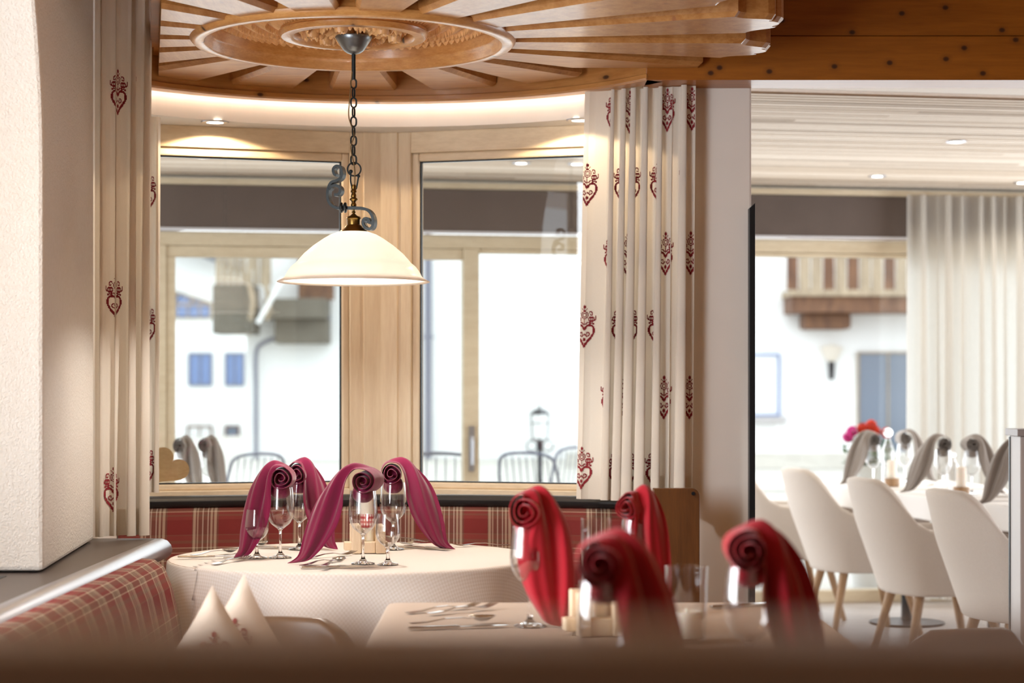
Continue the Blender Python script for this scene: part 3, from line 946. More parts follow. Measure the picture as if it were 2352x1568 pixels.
sh = thing('radiator_shelf', 'dark radiator shelf with grille and silver edge under the left plaster wall', 'shelf', (-1.4, 4.5, 0.79))
o2 = Vector((-1.4, 4.5, 0.79))
MB().box((-1.88, 1.2, 0.765), (-1.13, 6.34, 0.790), Matrix.Translation(-o2)).done('shelf_top', M['shelf'], sh, bevel=0.003)
mb = MB()
rp = [(-1.135, 0.790), (-1.12, 0.797), (-1.10, 0.798), (-1.082, 0.792), (-1.070, 0.778), (-1.066, 0.762), (-1.072, 0.745), (-1.082, 0.738), (-1.12, 0.738)]
mb.grid(lambda u, v: Vector((rp[round(v * 8)][0] - 0.012, 1.2 + 5.02 * u, rp[round(v * 8)][1])) - o2, 4, 8)
mb.done('metal_edge', M['silver'], sh, smooth=True)
mb = MB()
for i in range(7):
    x = -1.62 + i * 0.045
    mb.box((x, 3.6, 0.790), (x + 0.022, 5.02, 0.797), Matrix.Translation(-o2))
mb.done('grille', M['silver'], sh, bevel=0.002)
MB().box((-1.64, 3.58, 0.7895), (-1.30, 5.04, 0.7915), Matrix.Translation(-o2)).done('grille_slot', M['black'], sh)

# ---------------------------------------------------------------- tables and cloths
def rect_rho(hx, hy, p=10):
    def f(a):
        c, s = abs(math.cos(a)), abs(math.sin(a))
        return 1 / ((c / hx) ** p + (s / hy) ** p) ** (1 / p)
    return f
def drape(name, mats, c, rho, ztop, drop, seed, nf=9, amp=0.03, na=220, flare=0.05, keep=None, lift=0.0, parent=None, corner=False):
    rnd = random.Random(seed)
    ph = [rnd.uniform(0, 6.28) for _ in range(4)]
    def fold(a):
        return 0.6 * math.sin(nf * a + ph[0]) + 0.3 * math.sin((nf + 4) * a + ph[1]) + 0.25 * math.sin(3 * a + ph[2])
    rows = [('t', i / 14) for i in range(15)] + [('e', i / 4) for i in range(1, 5)] + [('d', i / 14) for i in range(1, 15)]
    er = 0.012
    def P(a, row):
        k, q = row
        rr = rho(a)
        ca, sa = math.cos(a), math.sin(a)
        if k == 't':
            r = (rr - er) * q
            return Vector((r * ca, r * sa, ztop + lift)), (r * ca, r * sa)
        if k == 'e':
            b = q * math.pi / 2
            r, z = rr - er + (er + lift) * math.sin(b), ztop - er + (er + lift) * math.cos(b)
            d = er * b
        else:
            d0 = drop * q
            r = rr + lift + flare * q * drop + amp * (fold(a) + 0.5) * (q ** 1.2) * drop / 0.25
            z = ztop - er - d0
            d = er * 1.57 + d0
        return Vector((r * ca, r * sa, z)), ((rr + d) * ca, (rr + d) * sa)
    mb = MB()
    g, uv = [], []
    for i in range(na):
        a = 2 * math.pi * i / na
        col, cu = [], []
        for row in rows:
            p, u = P(a, row)
            col.append(mb.bm.verts.new(p)); cu.append(u)
        g.append(col); uv.append(cu)
    for i in range(na):
        i2 = (i + 1) % na
        for j in range(len(rows) - 1):
            if keep:
                m = (g[i][j].co + g[i2][j + 1].co) / 2
                if not keep(m): continue
            mb.face([g[i][j], g[i2][j], g[i2][j + 1], g[i][j + 1]], [uv[i][j], uv[i2][j], uv[i2][j + 1], uv[i][j + 1]])
    bmesh.ops.delete(mb.bm, geom=[v for v in mb.bm.verts if not v.link_faces], context='VERTS')
    bmesh.ops.remove_doubles(mb.bm, verts=mb.bm.verts, dist=1e-5)
    return mb.done(name, mats, parent, smooth=True, solid=0.0015, loc=c)

def table(name, label, c, hx, hy, h, rz=0, round_=False, group=None, pedestal=False):
    t_ = thing(name, label, 'table', c, rz, group)
    if round_:
        MB().lathe([(0, h - 0.03), (hx, h - 0.03), (hx + 0.004, h - 0.015), (hx, h), (0, h)], n=64).done('table_top', M['oak'], t_)
        MB().lathe([(0, 0.0), (0.26, 0.0), (0.26, 0.02), (0.06, 0.05), (0.045, 0.1), (0.045, h - 0.05), (0.15, h - 0.031), (0, h - 0.031)], n=32).done('pedestal', M['panel'], t_)
    else:
        MB().box((-hx, -hy, h - 0.03), (hx, hy, h)).done('table_top', M['oak'], t_, bevel=0.004)
        if pedestal:
            MB().lathe([(0, 0), (0.2, 0), (0.2, 0.012), (0.03, 0.02), (0.03, h - 0.045), (0.14, h - 0.031), (0, h - 0.031)], n=32).done('pedestal', M['black'], t_)
        for sx in (-1, 1) if not pedestal else ():
            for sy in (-1, 1):
                MB().box((sx * (hx - 0.05) - 0.025, sy * (hy - 0.05) - 0.025, 0), (sx * (hx - 0.05) + 0.025, sy * (hy - 0.05) + 0.025, h - 0.031)).done('leg', M['oak'], t_, bevel=0.004)
    return t_
TZ = 0.758
TR = 0.565
RC = (LC.x, 6.0, 0)
table('round_table', 'round wooden table hidden under the damask cloths below the pendant lamp', RC, TR - 0.006, TR - 0.006, TZ - 0.001, round_=True)
o = drape('tablecloth', M['linen'], (LC.x, 6.0, 0), lambda a: TR, TZ, 0.30, 4, nf=7, amp=0.055)
tag(o, 'white damask cloth hanging down the left side of the round table', 'tablecloth')
o = drape('tablecloth', M['linen'], (LC.x, 6.0, 0), lambda a: TR, TZ, 0.27, 11, nf=8, amp=0.10, keep=lambda m: m.x > -0.385 + 0.10 * m.y, lift=0.003)
tag(o, 'white damask overlay cloth draped across the round table, front folds in shade', 'tablecloth')
TOPR = TZ + 0.0048

# near table
NT_C = (0.20, 4.02, 0)
table('square_table', 'dining table with crimson napkins under a plain cream cloth, nearest the viewer', NT_C, 0.492, 0.70, TZ - 0.001)
o = drape('tablecloth', M['linen2'], NT_C, rect_rho(0.50, 0.71, 40), TZ, 0.22, 5, nf=6, amp=0.012, na=400)
tag(o, 'plain cream cloth on the near table with crimson napkins', 'tablecloth')
TOPN = TZ + 0.0018

# ---------------------------------------------------------------- glasses
def goblet(name, h, rb, rr, rfoot, zb):
    """foot and stem of solid glass, thin bowl outside then inside"""
    g = thing(name, None, None)
    st = [(0, 0), (rfoot * 0.97, 0.0), (rfoot, 0.0015), (rfoot * 0.9, 0.003), (rfoot * 0.4, 0.007), (0.006, 0.016), (0.0036, 0.03), (0.0034, zb - 0.02), (0.005, zb - 0.006), (0.009, zb - 0.001), (0, zb + 0.001)]
    MB().lathe(st, n=40).done('stem', M['crystal'], g, smooth=True)
    H = h - zb
    B = catmull([(0.010, zb, 0)] + [(rb * a, zb + H * b, 0) for a, b in ((0.42, 0.05), (0.66, 0.12), (0.85, 0.22), (0.96, 0.33), (1.0, 0.44), (0.985, 0.56), (0.95, 0.70), (0.905, 0.86))] + [(rr, h, 0)], 36)
    t_ = 0.0012
    pr = [(p.x, p.y) for p in B] + [(p.x - t_, p.y + (0.0 if k == 0 else 0.001 if k > 30 else 0)) for k, p in enumerate(B[::-1])][:-1] + [(0.009, zb + 0.004)]
    MB().lathe([(0, zb + 0.0002)] + pr + [(0, zb + 0.004)], n=48).done('bowl', M['bowl'], g, smooth=True)
    return g
WINE = goblet('wine_glass', 0.213, 0.043, 0.0365, 0.035, 0.088)
WATER = goblet('water_glass', 0.147, 0.036, 0.030, 0.031, 0.052)
def glass_mesh(prof, n=40):
    return MB().lathe(prof, n=n, closed=False)
def tumbler(h, r, rt):
    return glass_mesh([(0, 0), (r, 0), (rt, h), (rt - 0.0015, h), (r - 0.0018, 0.008), (0, 0.007)]).done('tumbler', M['bowl'], smooth=True, bevel=0.0006)
used = {}
def put(proto, p, label, cat, group=None, rz=0, sc=1.0, name=None):
    o = proto if proto.name not in used else copy_tree(proto)
    used[proto.name] = 1
    o.location = p
    o.rotation_euler = (0, 0, rz)
    o.scale = (sc, sc, sc)
    if name: o.name = name
    return tag(o, label, cat, group)
GR = 'glasses on the round table'
def tp(x, y, z=None): return on(x, y, TOPR if z is None else z)
G = {}
for key, pr, x, y, lab in (('n1', WINE, 834, 1294, 'wine glass under the front burgundy napkin, before the candle block'),
                           ('s1', WATER, 891, 1296, 'small water glass beside the front wine glass, right of the candle'),
                           ('n2', WINE, 644, 1280, 'wine glass in front holding up the leftmost burgundy napkin'),
                           ('s2', WATER, 590, 1281, 'small water glass at the left end of the round table'),
                           ('n3', WINE, 688, 1261, 'wine glass behind the left pair, under the burgundy napkin leaning right'),
                           ('n4', WINE, 903, 1261, 'wine glass right of the candle under the burgundy napkin sweeping right')):
    p = tp(x, y)
    G[key] = p
    put(pr, p, lab, 'glass', GR)
for key, x, D, lab in (('a', 1217, 4.25, 'wine glass under the far left crimson napkin on the near table'),
                       ('b', 1388, 3.05, 'blurred wine glass under the nearest crimson napkin'),
                       ('c', 1722, 3.30, 'blurred wine glass under the rightmost crimson napkin'),
                       ('d', 1466, 4.52, 'wine glass under the crimson napkin in front of the curtain')):
    p = Vector(((x - CX) / FPX * D, D, TOPN))
    G[key] = p
    put(WINE, p, lab, 'glass', 'wine glasses on the near table')
tum = tumbler(0.15, 0.040, 0.044)
put(tum, Vector(((1577 - CX) / FPX * 4.0, 4.0, TOPN)), 'wide clear tumbler with a cream candle between the crimson napkins', 'glass', name='tumbler')
cyl = tumbler(0.22, 0.032, 0.033)
put(cyl, Vector(((1368 - CX) / FPX * 4.42, 4.42, TOPN)), 'tall straight glass cylinder behind the nearest crimson napkin', 'vase', name='glass_cylinder')
o = MB().lathe([(0, 0.009), (0.034, 0.009), (0.034, 0.055), (0.03, 0.06), (0.004, 0.058), (0.0015, 0.066), (0, 0.066)], n=32).done('candle', M['candle'], smooth=False, loc=(Vector(((1577 - CX) / FPX * 4.0, 4.0, TOPN))))
tag(o, 'cream candle inside the wide tumbler on the near table', 'candle')

# ---------------------------------------------------------------- napkins
ON = [(0.0, .284), (-.035, .287), (-.068, .278), (-.100, .252), (-.133, .210), (-.158, .155), (-.178, .086), (-.189, .030), (-.206, .010), (-.222, .001)]
IN = [(0.0, .279), (-.022, .270), (-.038, .243), (-.047, .205), (-.053, .166), (-.070, .116), (-.098, .070), (-.135, .028), (-.165, .008), (-.222, .001)]
def napkin(name, p, side, reach, mat, label, group, rz=0.0, seed=0, sc=1.0, keepw=0.8, roll=0.040, flick=0.0, depth=0.045, skew=0.25, amp=1.0):
    rnd = random.Random(seed)
    NT_, ND, NV = 54, 46, 22
    cz = 0.241
    s = reach / 0.222
    Op, Ip = [], []
    n = len(ON)
    for i in range(n):
        o, q = Vector(ON[i]), Vector(IN[i])
        c, w = (o + q) / 2, (o - q) / 2
        c.x *= s
        w.x *= s + (1 - s) * keepw
        f = i / (n - 1)
        dy = depth * (1 - f) ** 1.6
        o2_, i2 = c + w, c - w
        yy = -0.015 * math.sin(f * math.pi)
        Op.append((o2_.x, dy + yy * 0.2, max(o2_.y, 0.0012))); Ip.append((i2.x, -dy + yy, max(i2.y, 0.0012)))
    Oc, Ic = catmull(Op, ND), catmull(Ip, ND)
    rows = []
    turns = 2.7
    for k in range(NT_):
        f = k / NT_
        phi = math.pi / 2 - (1 - f) * turns * 2 * math.pi
        r = 0.006 + (roll - 0.006) * f ** 0.9
        r *= 1 + 0.05 * math.sin(3 * phi + seed)
        row = []
        for j in range(NV + 1):
            v = j / NV
            y = -depth + 2 * depth * v
            cone = 1.0 - 0.12 * abs(v - 0.55)
            front = -0.010 * (1 - f) * (1 - v)
            row.append(Vector((r * cone * math.cos(phi) + skew * (y + depth) * 0.5, y + front + 0.004 * math.sin(2 * phi) * (1 - v), cz + r * cone * math.sin(phi))))
        rows.append(row)
    base = rows[-1]
    ph = rnd.uniform(0, 6.28)
    pts = []
    for k in range(ND + 1):
        row = []
        f = k / ND
        for j in range(NV + 1):
            v = j / NV
            q = Ic[k].lerp(Oc[k], v)
            q = q + Vector((skew * (q.y + depth) * 0.5 * (1 - f) ** 2, 0, 0))
            row.append(q)
        pts.append(row)
    NM = []
    for k in range(ND + 1):
        row = []
        for j in range(NV + 1):
            d1 = pts[min(k + 2, ND)][j] - pts[max(k - 2, 0)][j]
            d2 = pts[k][min(j + 1, NV)] - pts[k][max(j - 1, 0)]
            nrm = d2.cross(d1)
            row.append(nrm.normalized() if nrm.length > 1e-12 else Vector((0, -1, 0)))
        NM.append(row)
    if sum(NM[ND // 2][j].y for j in range(NV + 1)) > 0:
        NM = [[-q for q in row] for row in NM]
    for k in range(ND + 1):
        f = k / ND
        win = math.sin(math.pi * min(1, f * 1.02)) ** 0.7 if f < 0.98 else 0
        for j in range(NV + 1):
            v = j / NV
            nrm = NM[k][j]
            w_ = 2 * math.pi * (1.55 * v + 0.35 * f) + ph
            a = 0.015 * (math.sin(w_) + 0.35 * math.sin(2 * w_ + 0.6)) + 0.003 * math.sin(2 * math.pi * (2.6 * v - 0.4 * f) + 2 * ph)
            bulge = 0.018 * math.sin(math.pi * v)
            q = pts[k][j] + nrm * win * amp * (a * (1 - 0.5 * f) + bulge * (1 - f * 0.6))
            q.z = max(q.z, 0.0012)
            row = q
            pts[k][j] = (pts[k][j] * 0 + q)
    # ease the drape out of the roll
    for k in range(5):
        w = (k + 1) / 6
        for j in range(NV + 1):
            pts[k][j] = base[j].lerp(pts[k][j], w) if k else base[j].lerp(pts[k][j], 0.25)
    allr = rows + pts
    mb = MB()
    m = len(allr)
    V = [[mb.bm.verts.new(Vector((side * -1 * q.x, q.y, q.z))) for q in row] for row in allr]
    for i in range(m - 1):
        for j in range(NV):
            mb.face([V[i][j], V[i + 1][j], V[i + 1][j + 1], V[i][j + 1]], [(i / m, j / NV), ((i + 1) / m, j / NV), ((i + 1) / m, (j + 1) / NV), (i / m, (j + 1) / NV)])
    # core of the roll
    Mc = Matrix.Translation((-side * (skew * depth * 0.5), 0, cz)) @ Matrix.Rotation(R(90), 4, 'X')
    mb.lathe([(0, -depth * 0.9), (roll * 0.8, -depth * 0.85), (roll * 0.8, depth * 0.35), (0, depth * 0.45)], n=24)
    bmesh.ops.transform(mb.bm, matrix=Mc, verts=mb.bm.verts[-(24 * 2 + 2):])
    # tucked end inside the glass
    mb.lathe([(0, 0.178), (0.018, 0.180), (0.028, 0.190), (0.031, 0.200), (0.030, 0.214), (0.026, 0.226), (0, 0.232)], n=24)
    bmesh.ops.remove_doubles(mb.bm, verts=mb.bm.verts, dist=1e-6)
    o = mb.done(name, mat, smooth=True, solid=0.0022, sub=1, offset=0, fix=False)
    o.location = p
    o.rotation_euler = (0, 0, rz)
    o.scale = (sc, sc, sc)
    return tag(o, label, 'napkin', group)
LFT, RGT = -1, 1
BG_ = 'burgundy napkins on the round table'
napkin('napkin', G['n1'], LFT, 0.222, M['burgundy'], 'large burgundy napkin rolled on the front glass, tail sweeping left', BG_, 0.0, 1, skew=0.5)
napkin('napkin', G['n2'], LFT, 0.140, M['burgundy'], 'leftmost burgundy napkin, its tail reaching the left table edge', BG_, R(6), 2, keepw=0.75)
napkin('napkin', G['n3'], RGT, 0.125, M['burgundy'], 'burgundy napkin half hidden behind the leftmost pair of glasses', BG_, R(-8), 3, keepw=0.7)
napkin('napkin', G['n4'], RGT, 0.200, M['burgundy'], 'burgundy napkin right of the candle, tail sweeping right', BG_, R(-4), 4)
CG_ = 'crimson napkins on the near table'
napkin('napkin', G['a'], RGT, 0.075, M['crimson'], 'crimson napkin hanging straight down beside the left near wine glass', CG_, R(-14), 5, keepw=1.35, sc=1.03)
napkin('napkin', G['b'], RGT, 0.150, M['crimson'], 'blurred crimson napkin, the nearest one, arching to the right', CG_, R(-10), 6, roll=0.042)
napkin('napkin', G['c'], RGT, 0.140, M['crimson'], 'rightmost crimson napkin, blurred, before the white chairs', CG_, R(-8), 7)
napkin('napkin', G['d'], RGT, 0.100, M['crimson'], 'slim crimson napkin standing in front of the embroidered curtain', CG_, R(-40), 8, keepw=0.5, roll=0.034)

# ---------------------------------------------------------------- candle blocks
def candle_block(p, label, label_c, sc=1.0, tall=True):
    h = thing('candle_holder', label, 'candle holder', p, R(8))
    h.scale = (sc, sc, sc)
    for (x0, x1, y0, y1, hh) in ((-0.050, -0.021, -0.052, -0.022, 0.088), (0.024, 0.054, -0.055, -0.020, 0.086), (-0.052, -0.022, 0.022, 0.052, 0.088), (0.022, 0.052, 0.022, 0.052, 0.086)):
        box('post', (x0, y0, 0), (x1, y1, hh), M['beech'], h)
    for (a, b) in (((-0.0205, -0.046, 0.0005), (0.0235, -0.0215, 0.036)), ((-0.072, -0.0215, 0.008), (-0.0225, 0.0215, 0.034)), ((0.0225, -0.0195, 0.008), (0.064, 0.0215, 0.034)), ((-0.0215, -0.0212, 0.0), (0.0222, 0.045, 0.036))):
        box('block', a, b, M['beech'], h)
    c = MB().lathe([(0, 0.0365), (0.0205, 0.0365), (0.0205, 0.168), (0.018, 0.172), (0.003, 0.170), (0, 0.170)], n=40).done('candle', M['candle'], smooth=False)
    c.location = p; c.scale = (sc, sc, sc)
    tag(c, label_c, 'candle')
    MB().tube([(0, 0, 0.170), (0.001, 0, 0.182)], 0.0012, 6).done('wick', M['black'], c)
    mb = MB().grid(lambda u, v: Vector((0.0209 * math.cos(2 * math.pi * u), 0.0209 * math.sin(2 * math.pi * u), 0.078 + 0.042 * v)), 40, 2, closed_u=True, uvf=lambda u, v: (u, v))
    mb.done('gingham_ribbon', M['ribbon'], c, smooth=True)
candle_block(tp(843, 1268), 'pale wooden block candle holder in the middle of the round table', 'white candle with red checked ribbon on the round table')
candle_block(Vector(((1372 - CX) / FPX * 4.12, 4.12, TOPN)), 'pale wooden block candle holder among the crimson napkins', 'white candle behind the nearest crimson napkin')

# ---------------------------------------------------------------- cutlery
def cut_outline(pts, zf, th=0.0014):
    """pts: (along, half width); symmetric plate bent by zf"""
    mb = MB()
    up = [[mb.bm.verts.new((x, w * s, zf(x) + th)) for s in (-1, -0.5, 0, 0.5, 1)] for x, w in pts]
    dn = [[mb.bm.verts.new((x, w * s, zf(x))) for s in (-1, -0.5, 0, 0.5, 1)] for x, w in pts]
    for g in (up, dn):
        for a, b in zip(g, g[1:]):
            for j in range(4): mb.face([a[j], a[j + 1], b[j + 1], b[j]])
    for a, b, c, d in zip(up, up[1:], dn, dn[1:]):
        mb.face([a[0], b[0], d[0], c[0]]); mb.face([a[4], b[4], d[4], c[4]])
    mb.face([up[0][i] for i in range(5)] + [dn[0][i] for i in (4, 3, 2, 1, 0)])
    mb.face([up[-1][i] for i in range(5)] + [dn[-1][i] for i in (4, 3, 2, 1, 0)])
    return mb
def arch(x, L): return 0.0003 + 0.010 * max(0, math.sin(math.pi * min(1, max(0, x / L)))) ** 2
def make_knife():
    t_ = thing('knife', None, None)
    cut_outline([(0, .006), (.02, .008), (.06, .0085), (.10, .0075), (.112, .006)], lambda x: 0.0003, 0.006).done('handle', M['steel'], t_, bevel=0.002)
    cut_outline([(.1122, .006), (.13, .009), (.17, .0105), (.20, .009), (.215, .005), (.22, .001)], lambda x: 0.002, 0.0016).done('blade', M['steel'], t_)
    return t_
def make_fork():
    t_ = thing('fork', None, None)
    z = lambda x: 0.0005 + 0.009 * math.exp(-((x - 0.10) / 0.045) ** 2) + 0.010 * max(0, (x - 0.155) / 0.045) ** 1.6
    cut_outline([(0, .008), (.01, .010), (.04, .008), (.08, .004), (.115, .0032), (.13, .006), (.142, .0115), (.155, .0125), (.16, .0125)], z, 0.002).done('handle', M['steel'], t_, bevel=0.0006)
    for k in range(4):
        mb = MB()
        y = -0.0108 + k * 0.0072
        mb.tube([Vector((.158 + .045 * q, y, z(.158 + .045 * q) + 0.001)) for q in (0, .25, .5, .75, 1)], [.0017, .0016, .0015, .0013, .0006], 6)
        mb.done('tine', M['steel'], t_, smooth=True)
    return t_
def make_spoon():
    t_ = thing('spoon', None, None)
    z = lambda x: 0.003 + 0.008 * math.exp(-((x - 0.10) / 0.045) ** 2)
    cut_outline([(0, .008), (.01, .010), (.04, .008), (.08, .004), (.12, .003), (.140, .004)], z, 0.002).done('handle', M['steel'], t_, bevel=0.0006)
    mb = MB()
    def bowl(u, v):
        a = 2 * math.pi * u
        return Vector((0.168 + 0.031 * v * math.cos(a), (0.020 - 0.003 * math.cos(a)) * v * math.sin(a), 0.0012 + 0.011 * v * v))
    mb.grid(bowl, 28, 8, closed_u=True)
    mb.done('bowl', M['steel'], t_, smooth=True, solid=0.0012)
    return t_
PROTO = {'knife': make_knife(), 'fork': make_fork(), 'spoon': make_spoon()}
PUSED = set()
def lay(kind, p, ang, label, group, dz=0.0):
    o = PROTO[kind] if kind not in PUSED else copy_tree(PROTO[kind])
    PUSED.add(kind)
    o.location = Vector(p) + Vector((0, 0, dz))
    o.rotation_euler = (0, 0, ang)
    tag(o, label, kind, group)
def lay2(kind, a, b, label, group='cutlery on the round table', z=None, dz=0.0005):
    """from the handle end a to the tip b, both pixels on the cloth"""
    p, q = tp(*a, z), tp(*b, z)
    lay(kind, p, math.atan2(q.y - p.y, q.x - p.x), label, group, dz)
lay2('knife', (690, 1306), (848, 1302), 'knife lying before the front wine glass, nearer of two', dz=0.0005)
lay2('fork', (692, 1300), (812, 1284), 'fork under the spoon before the front wine glass')
lay2('spoon', (742, 1309), (818, 1285), 'spoon with its bowl towards the candle, in front of the front glass', dz=0.008)
lay2('fork', (700, 1283), (760, 1278), 'fork lying just right of the front napkin tail')
lay2('knife', (408, 1281), (530, 1279), 'knife at the left end of the round table')
lay2('spoon', (440, 1278), (545, 1268), 'spoon beside the knife at the left end of the round table')
lay2('fork', (490, 1297), (618, 1276), 'fork lying left of the small water glass')
lay2('spoon', (548, 1262), (634, 1247), 'spoon behind the two left water and wine glasses')
lay2('knife', (560, 1258), (660, 1259), 'knife behind the left wine glass')
lay2('fork', (985, 1243), (930, 1252), 'fork right of the candle block under the right napkin')
lay2('spoon', (980, 1246), (915, 1241), 'spoon lying right of the candle block')
lay2('knife', (1030, 1264), (965, 1258), 'knife under the tail of the right burgundy napkin')
lay2('fork', (1170, 1252), (1085, 1254), 'fork alone at the right side of the round table')
NGc = 'cutlery on the near table'
lay2('fork', (935, 1408), (1150, 1390), 'fork on the near table, farther of the left pair', NGc, TOPN)
lay2('fork', (985, 1412), (1185, 1392), 'fork with raised tines overlapping the other near fork', NGc, TOPN, dz=0.003)
lay2('knife', (938, 1444), (1130, 1438), 'blurred knife at the left edge of the near table', NGc, TOPN)
lay2('spoon', (942, 1438), (1150, 1428), 'blurred spoon beside the near knife', NGc, TOPN, dz=0.004)
lay2('knife', (1632, 1396), (1690, 1392), 'knife between the tumbler and the rightmost crimson napkin', NGc, TOPN)

# ---------------------------------------------------------------- curtains with cross-stitch hearts
def motif():
    """cells of the embroidered heart with roses: set of (i, j), 25 wide and 46 high"""
    cells = set()
    def line(P, w=0.5, n=60):
        for k in range(n + 1):
            pass
        C = catmull([(x, y, 0) for x, y in P], n)
        for c in C:
            r = math.ceil(w)
            for i in range(int(c.x - r - 1), int(c.x + r + 2)):
                for j in range(int(c.y - r - 1), int(c.y + r + 2)):
                    if (i - c.x) ** 2 + (j - c.y) ** 2 <= w * w: cells.add((i, j))
    for s in (-1, 1):
        f = lambda P: [(s * x, y) for x, y in P]
        line(f([(0, 0), (3, 5), (8, 11), (11, 16), (10.5, 21), (7, 24), (3, 23), (0, 19)]), 1.25, 120)
        line(f([(1, 14), (3, 11.5), (5.5, 13), (5, 16), (2.8, 16), (3, 14)]), 0.55)
        line(f([(0, 24), (4, 27), (7, 27.5)]), 0.55)
        for a in range(0, 360, 12):
            for rr, w in ((3.0, .6), (1.3, .5)):
                x, y = 8 + rr * math.cos(R(a)), 30.5 + rr * math.sin(R(a))
                cells.add((round(s * x), round(y)))
        line(f([(5, 37), (7, 39), (9, 37.5), (8.5, 35), (7, 35.5)]), 0.55)
        line(f([(11.5, 29), (13, 31), (12.6, 34)]), 0.55)
        line(f([(6, 25.5), (9, 26.2), (11, 25.5)]), 0.9)
        line(f([(1, 40), (3, 42)]), 0.7)
    for a in range(0, 360, 10):
        for rr in (4.0, 2.0):
            cells.add((round(rr * math.cos(R(a))), round(35 + rr * math.sin(R(a)))))
    line([(0, 24), (0, 31)], 0.55)
    line([(0, 39), (0, 42)], 0.5)
    line([(0, 43), (0, 45)], 1.1)
    line([(0, 7), (0, 9)], 1.0)
    return cells
CELLS = motif()

def curtain(name, label, prof_pts, ztop, zbot, motifs, mats, width_bottom=None, cell=0.0031, nu=260, nz=60, hem=True, wob=0.006, seed=1):
    """prof_pts(u, f) -> (x, y) in plan, u across the cloth, f from 0 (top) to 1 (bottom)"""
    rnd = random.Random(seed)
    def P(u, z):
        f = (ztop - z) / (ztop - zbot)
        x, y = prof_pts(u, f)
        return Vector((x, y, z))
    N = 1200
    s = [0.0]
    for i in range(N):
        a, b = P(i / N, (ztop + zbot) / 2), P((i + 1) / N, (ztop + zbot) / 2)
        s.append(s[-1] + (b - a).length)
    tot = s[-1]
    def u_of(q):
        if q <= 0 or q >= tot: return None
        lo, hi = 0, N
        while hi - lo > 1:
            m = (lo + hi) // 2
            if s[m] <= q: lo = m
            else: hi = m
        return (lo + (q - s[lo]) / max(1e-9, s[hi] - s[lo])) / N
    zl = lambda v: ztop + (zbot - ztop) * v
    mb = MB()
    mb.grid(lambda u, v: P(u, zl(v)), nu, nz, uvf=lambda u, v: (u * tot, zl(v)))
    if hem:
        mb.mi = 0
        def hemf(u, v):
            z = zbot + 0.085 - 0.085 * v
            p = P(u, z); a, b = P(max(0, u - .002), z), P(min(1, u + .002), z)
            t = (b - a).normalized(); n = Vector((t.y, -t.x, 0))
            return p + n * (0.0012)
        mb.grid(hemf, nu, 3)
    mb.mi = 1
    for q, zc in motifs:
        for (i, j) in CELLS:
            qq, z = q + i * cell, zc + (j - 22) * cell
            if z - cell < zbot or z + cell > ztop: continue
            us = [u_of(qq - cell / 2), u_of(qq + cell / 2)]
            if None in us: continue
            for off in (0.0022,):
                vs = []
                for u, zq in ((us[0], z - cell / 2), (us[1], z - cell / 2), (us[1], z + cell / 2), (us[0], z + cell / 2)):
                    p = P(u, zq)
                    a, b = P(max(0, u - .002), zq), P(min(1, u + .002), zq)
                    t = (b - a).normalized()
                    n = Vector((t.y, -t.x, 0))
                    vs.append(mb.bm.verts.new(p + n * off))
                mb.face(vs)
    o = mb.done(name, mats, smooth=True, fix=False)
    return o, tot

def fold_profile(a, b, nrm, folds, amp, seed, back=0.0, lean=(0, 0)):
    """a, b: plan ends at the top; folds: list of (centre, width, height)"""
    a, b = Vector(a), Vector(b)
    d = (b - a)
    def f(u, q):
        off, lat = 0.0, 0.0
        for c, w, h in folds:
            k = (u - c) / w
            if abs(k) < 1:
                e = 0.5 + 0.5 * math.cos(math.pi * k)
                off += h * e
                lat += -0.42 * h * math.sin(math.pi * k) * (1 - abs(k)) * 2
        g = 0.6 + 0.4 * q
        wv = 0.006 * math.sin(7 * u + 3.1 * q + seed) * q
        p = a + d * u
        L = d.length
        px = p.x + d.x / L * (lat * g) + (lean[0] * (1 - u) + lean[1] * u) * q
        py = p.y + d.y / L * (lat * g)
        off = off * g * amp + wv
        return (px + nrm[0] * off, py + nrm[1] * off)
    return f
# right curtain
ra = at(1343, 240, 6.74); rb_ = at(1598, 200, 6.60)
rf = fold_profile((ra.x, ra.y), (rb_.x, rb_.y), (-0.25, -0.97), [(0.05, .06, .012), (0.27, .055, .045), (0.37, .05, .05), (0.46, .05, .055), (0.57, .07, .06), (0.70, .06, .05), (0.80, .06, .02), (0.91, .06, .06)], 1.0, 2, lean=(-0.030, -0.012))
mot = []
for r_ in range(7):
    zc = 2.215 - 0.243 * r_
    for k in range(7):
        mot.append((0.02 + 0.21 * k + (0.105 if r_ % 2 == 0 else 0.0), zc))
o, tot = curtain('curtain', '', rf, 2.294, 0.895, mot, [M['curtain'], M['stitch']])
tag(o, 'cream curtain with red embroidered hearts hanging right of the bay window', 'curtain', 'embroidered heart curtains')
# left curtains
la, lb2 = at(218, 400, 6.24), at(350, 400, 6.36)
lf = fold_profile((la.x, la.y), (lb2.x, lb2.y), (0.3, -0.95), [(0.10, .10, .03), (0.36, .10, .02), (0.66, .09, .045), (0.90, .09, .05)], 1.0, 5, lean=(0.0, -0.015))
mot = [(0.135, 1.27 + (HY - 215) / FPX * 6.3), (0.24, 1.27 + (HY - 215) / FPX * 6.3 + 0.02), (0.12, 1.27 + (HY - 685) / FPX * 6.3), (0.245, 1.27 + (HY - 685) / FPX * 6.3), (0.11, 1.27 + (HY - 1110) / FPX * 6.3 - 0.02), (0.235, 1.27 + (HY - 1130) / FPX * 6.3), (0.03, 1.27 + (HY + 40) / FPX * 6.3)]
o, tot = curtain('curtain', '', lf, 2.57, 0.802, mot, [M['curtain'], M['stitch']], nu=140)
tag(o, 'cream embroidered curtain beside the left plaster wall, in shade', 'curtain', 'embroidered heart curtains')
la, lb2 = at(300, 400, 6.72), at(369, 400, 6.80)
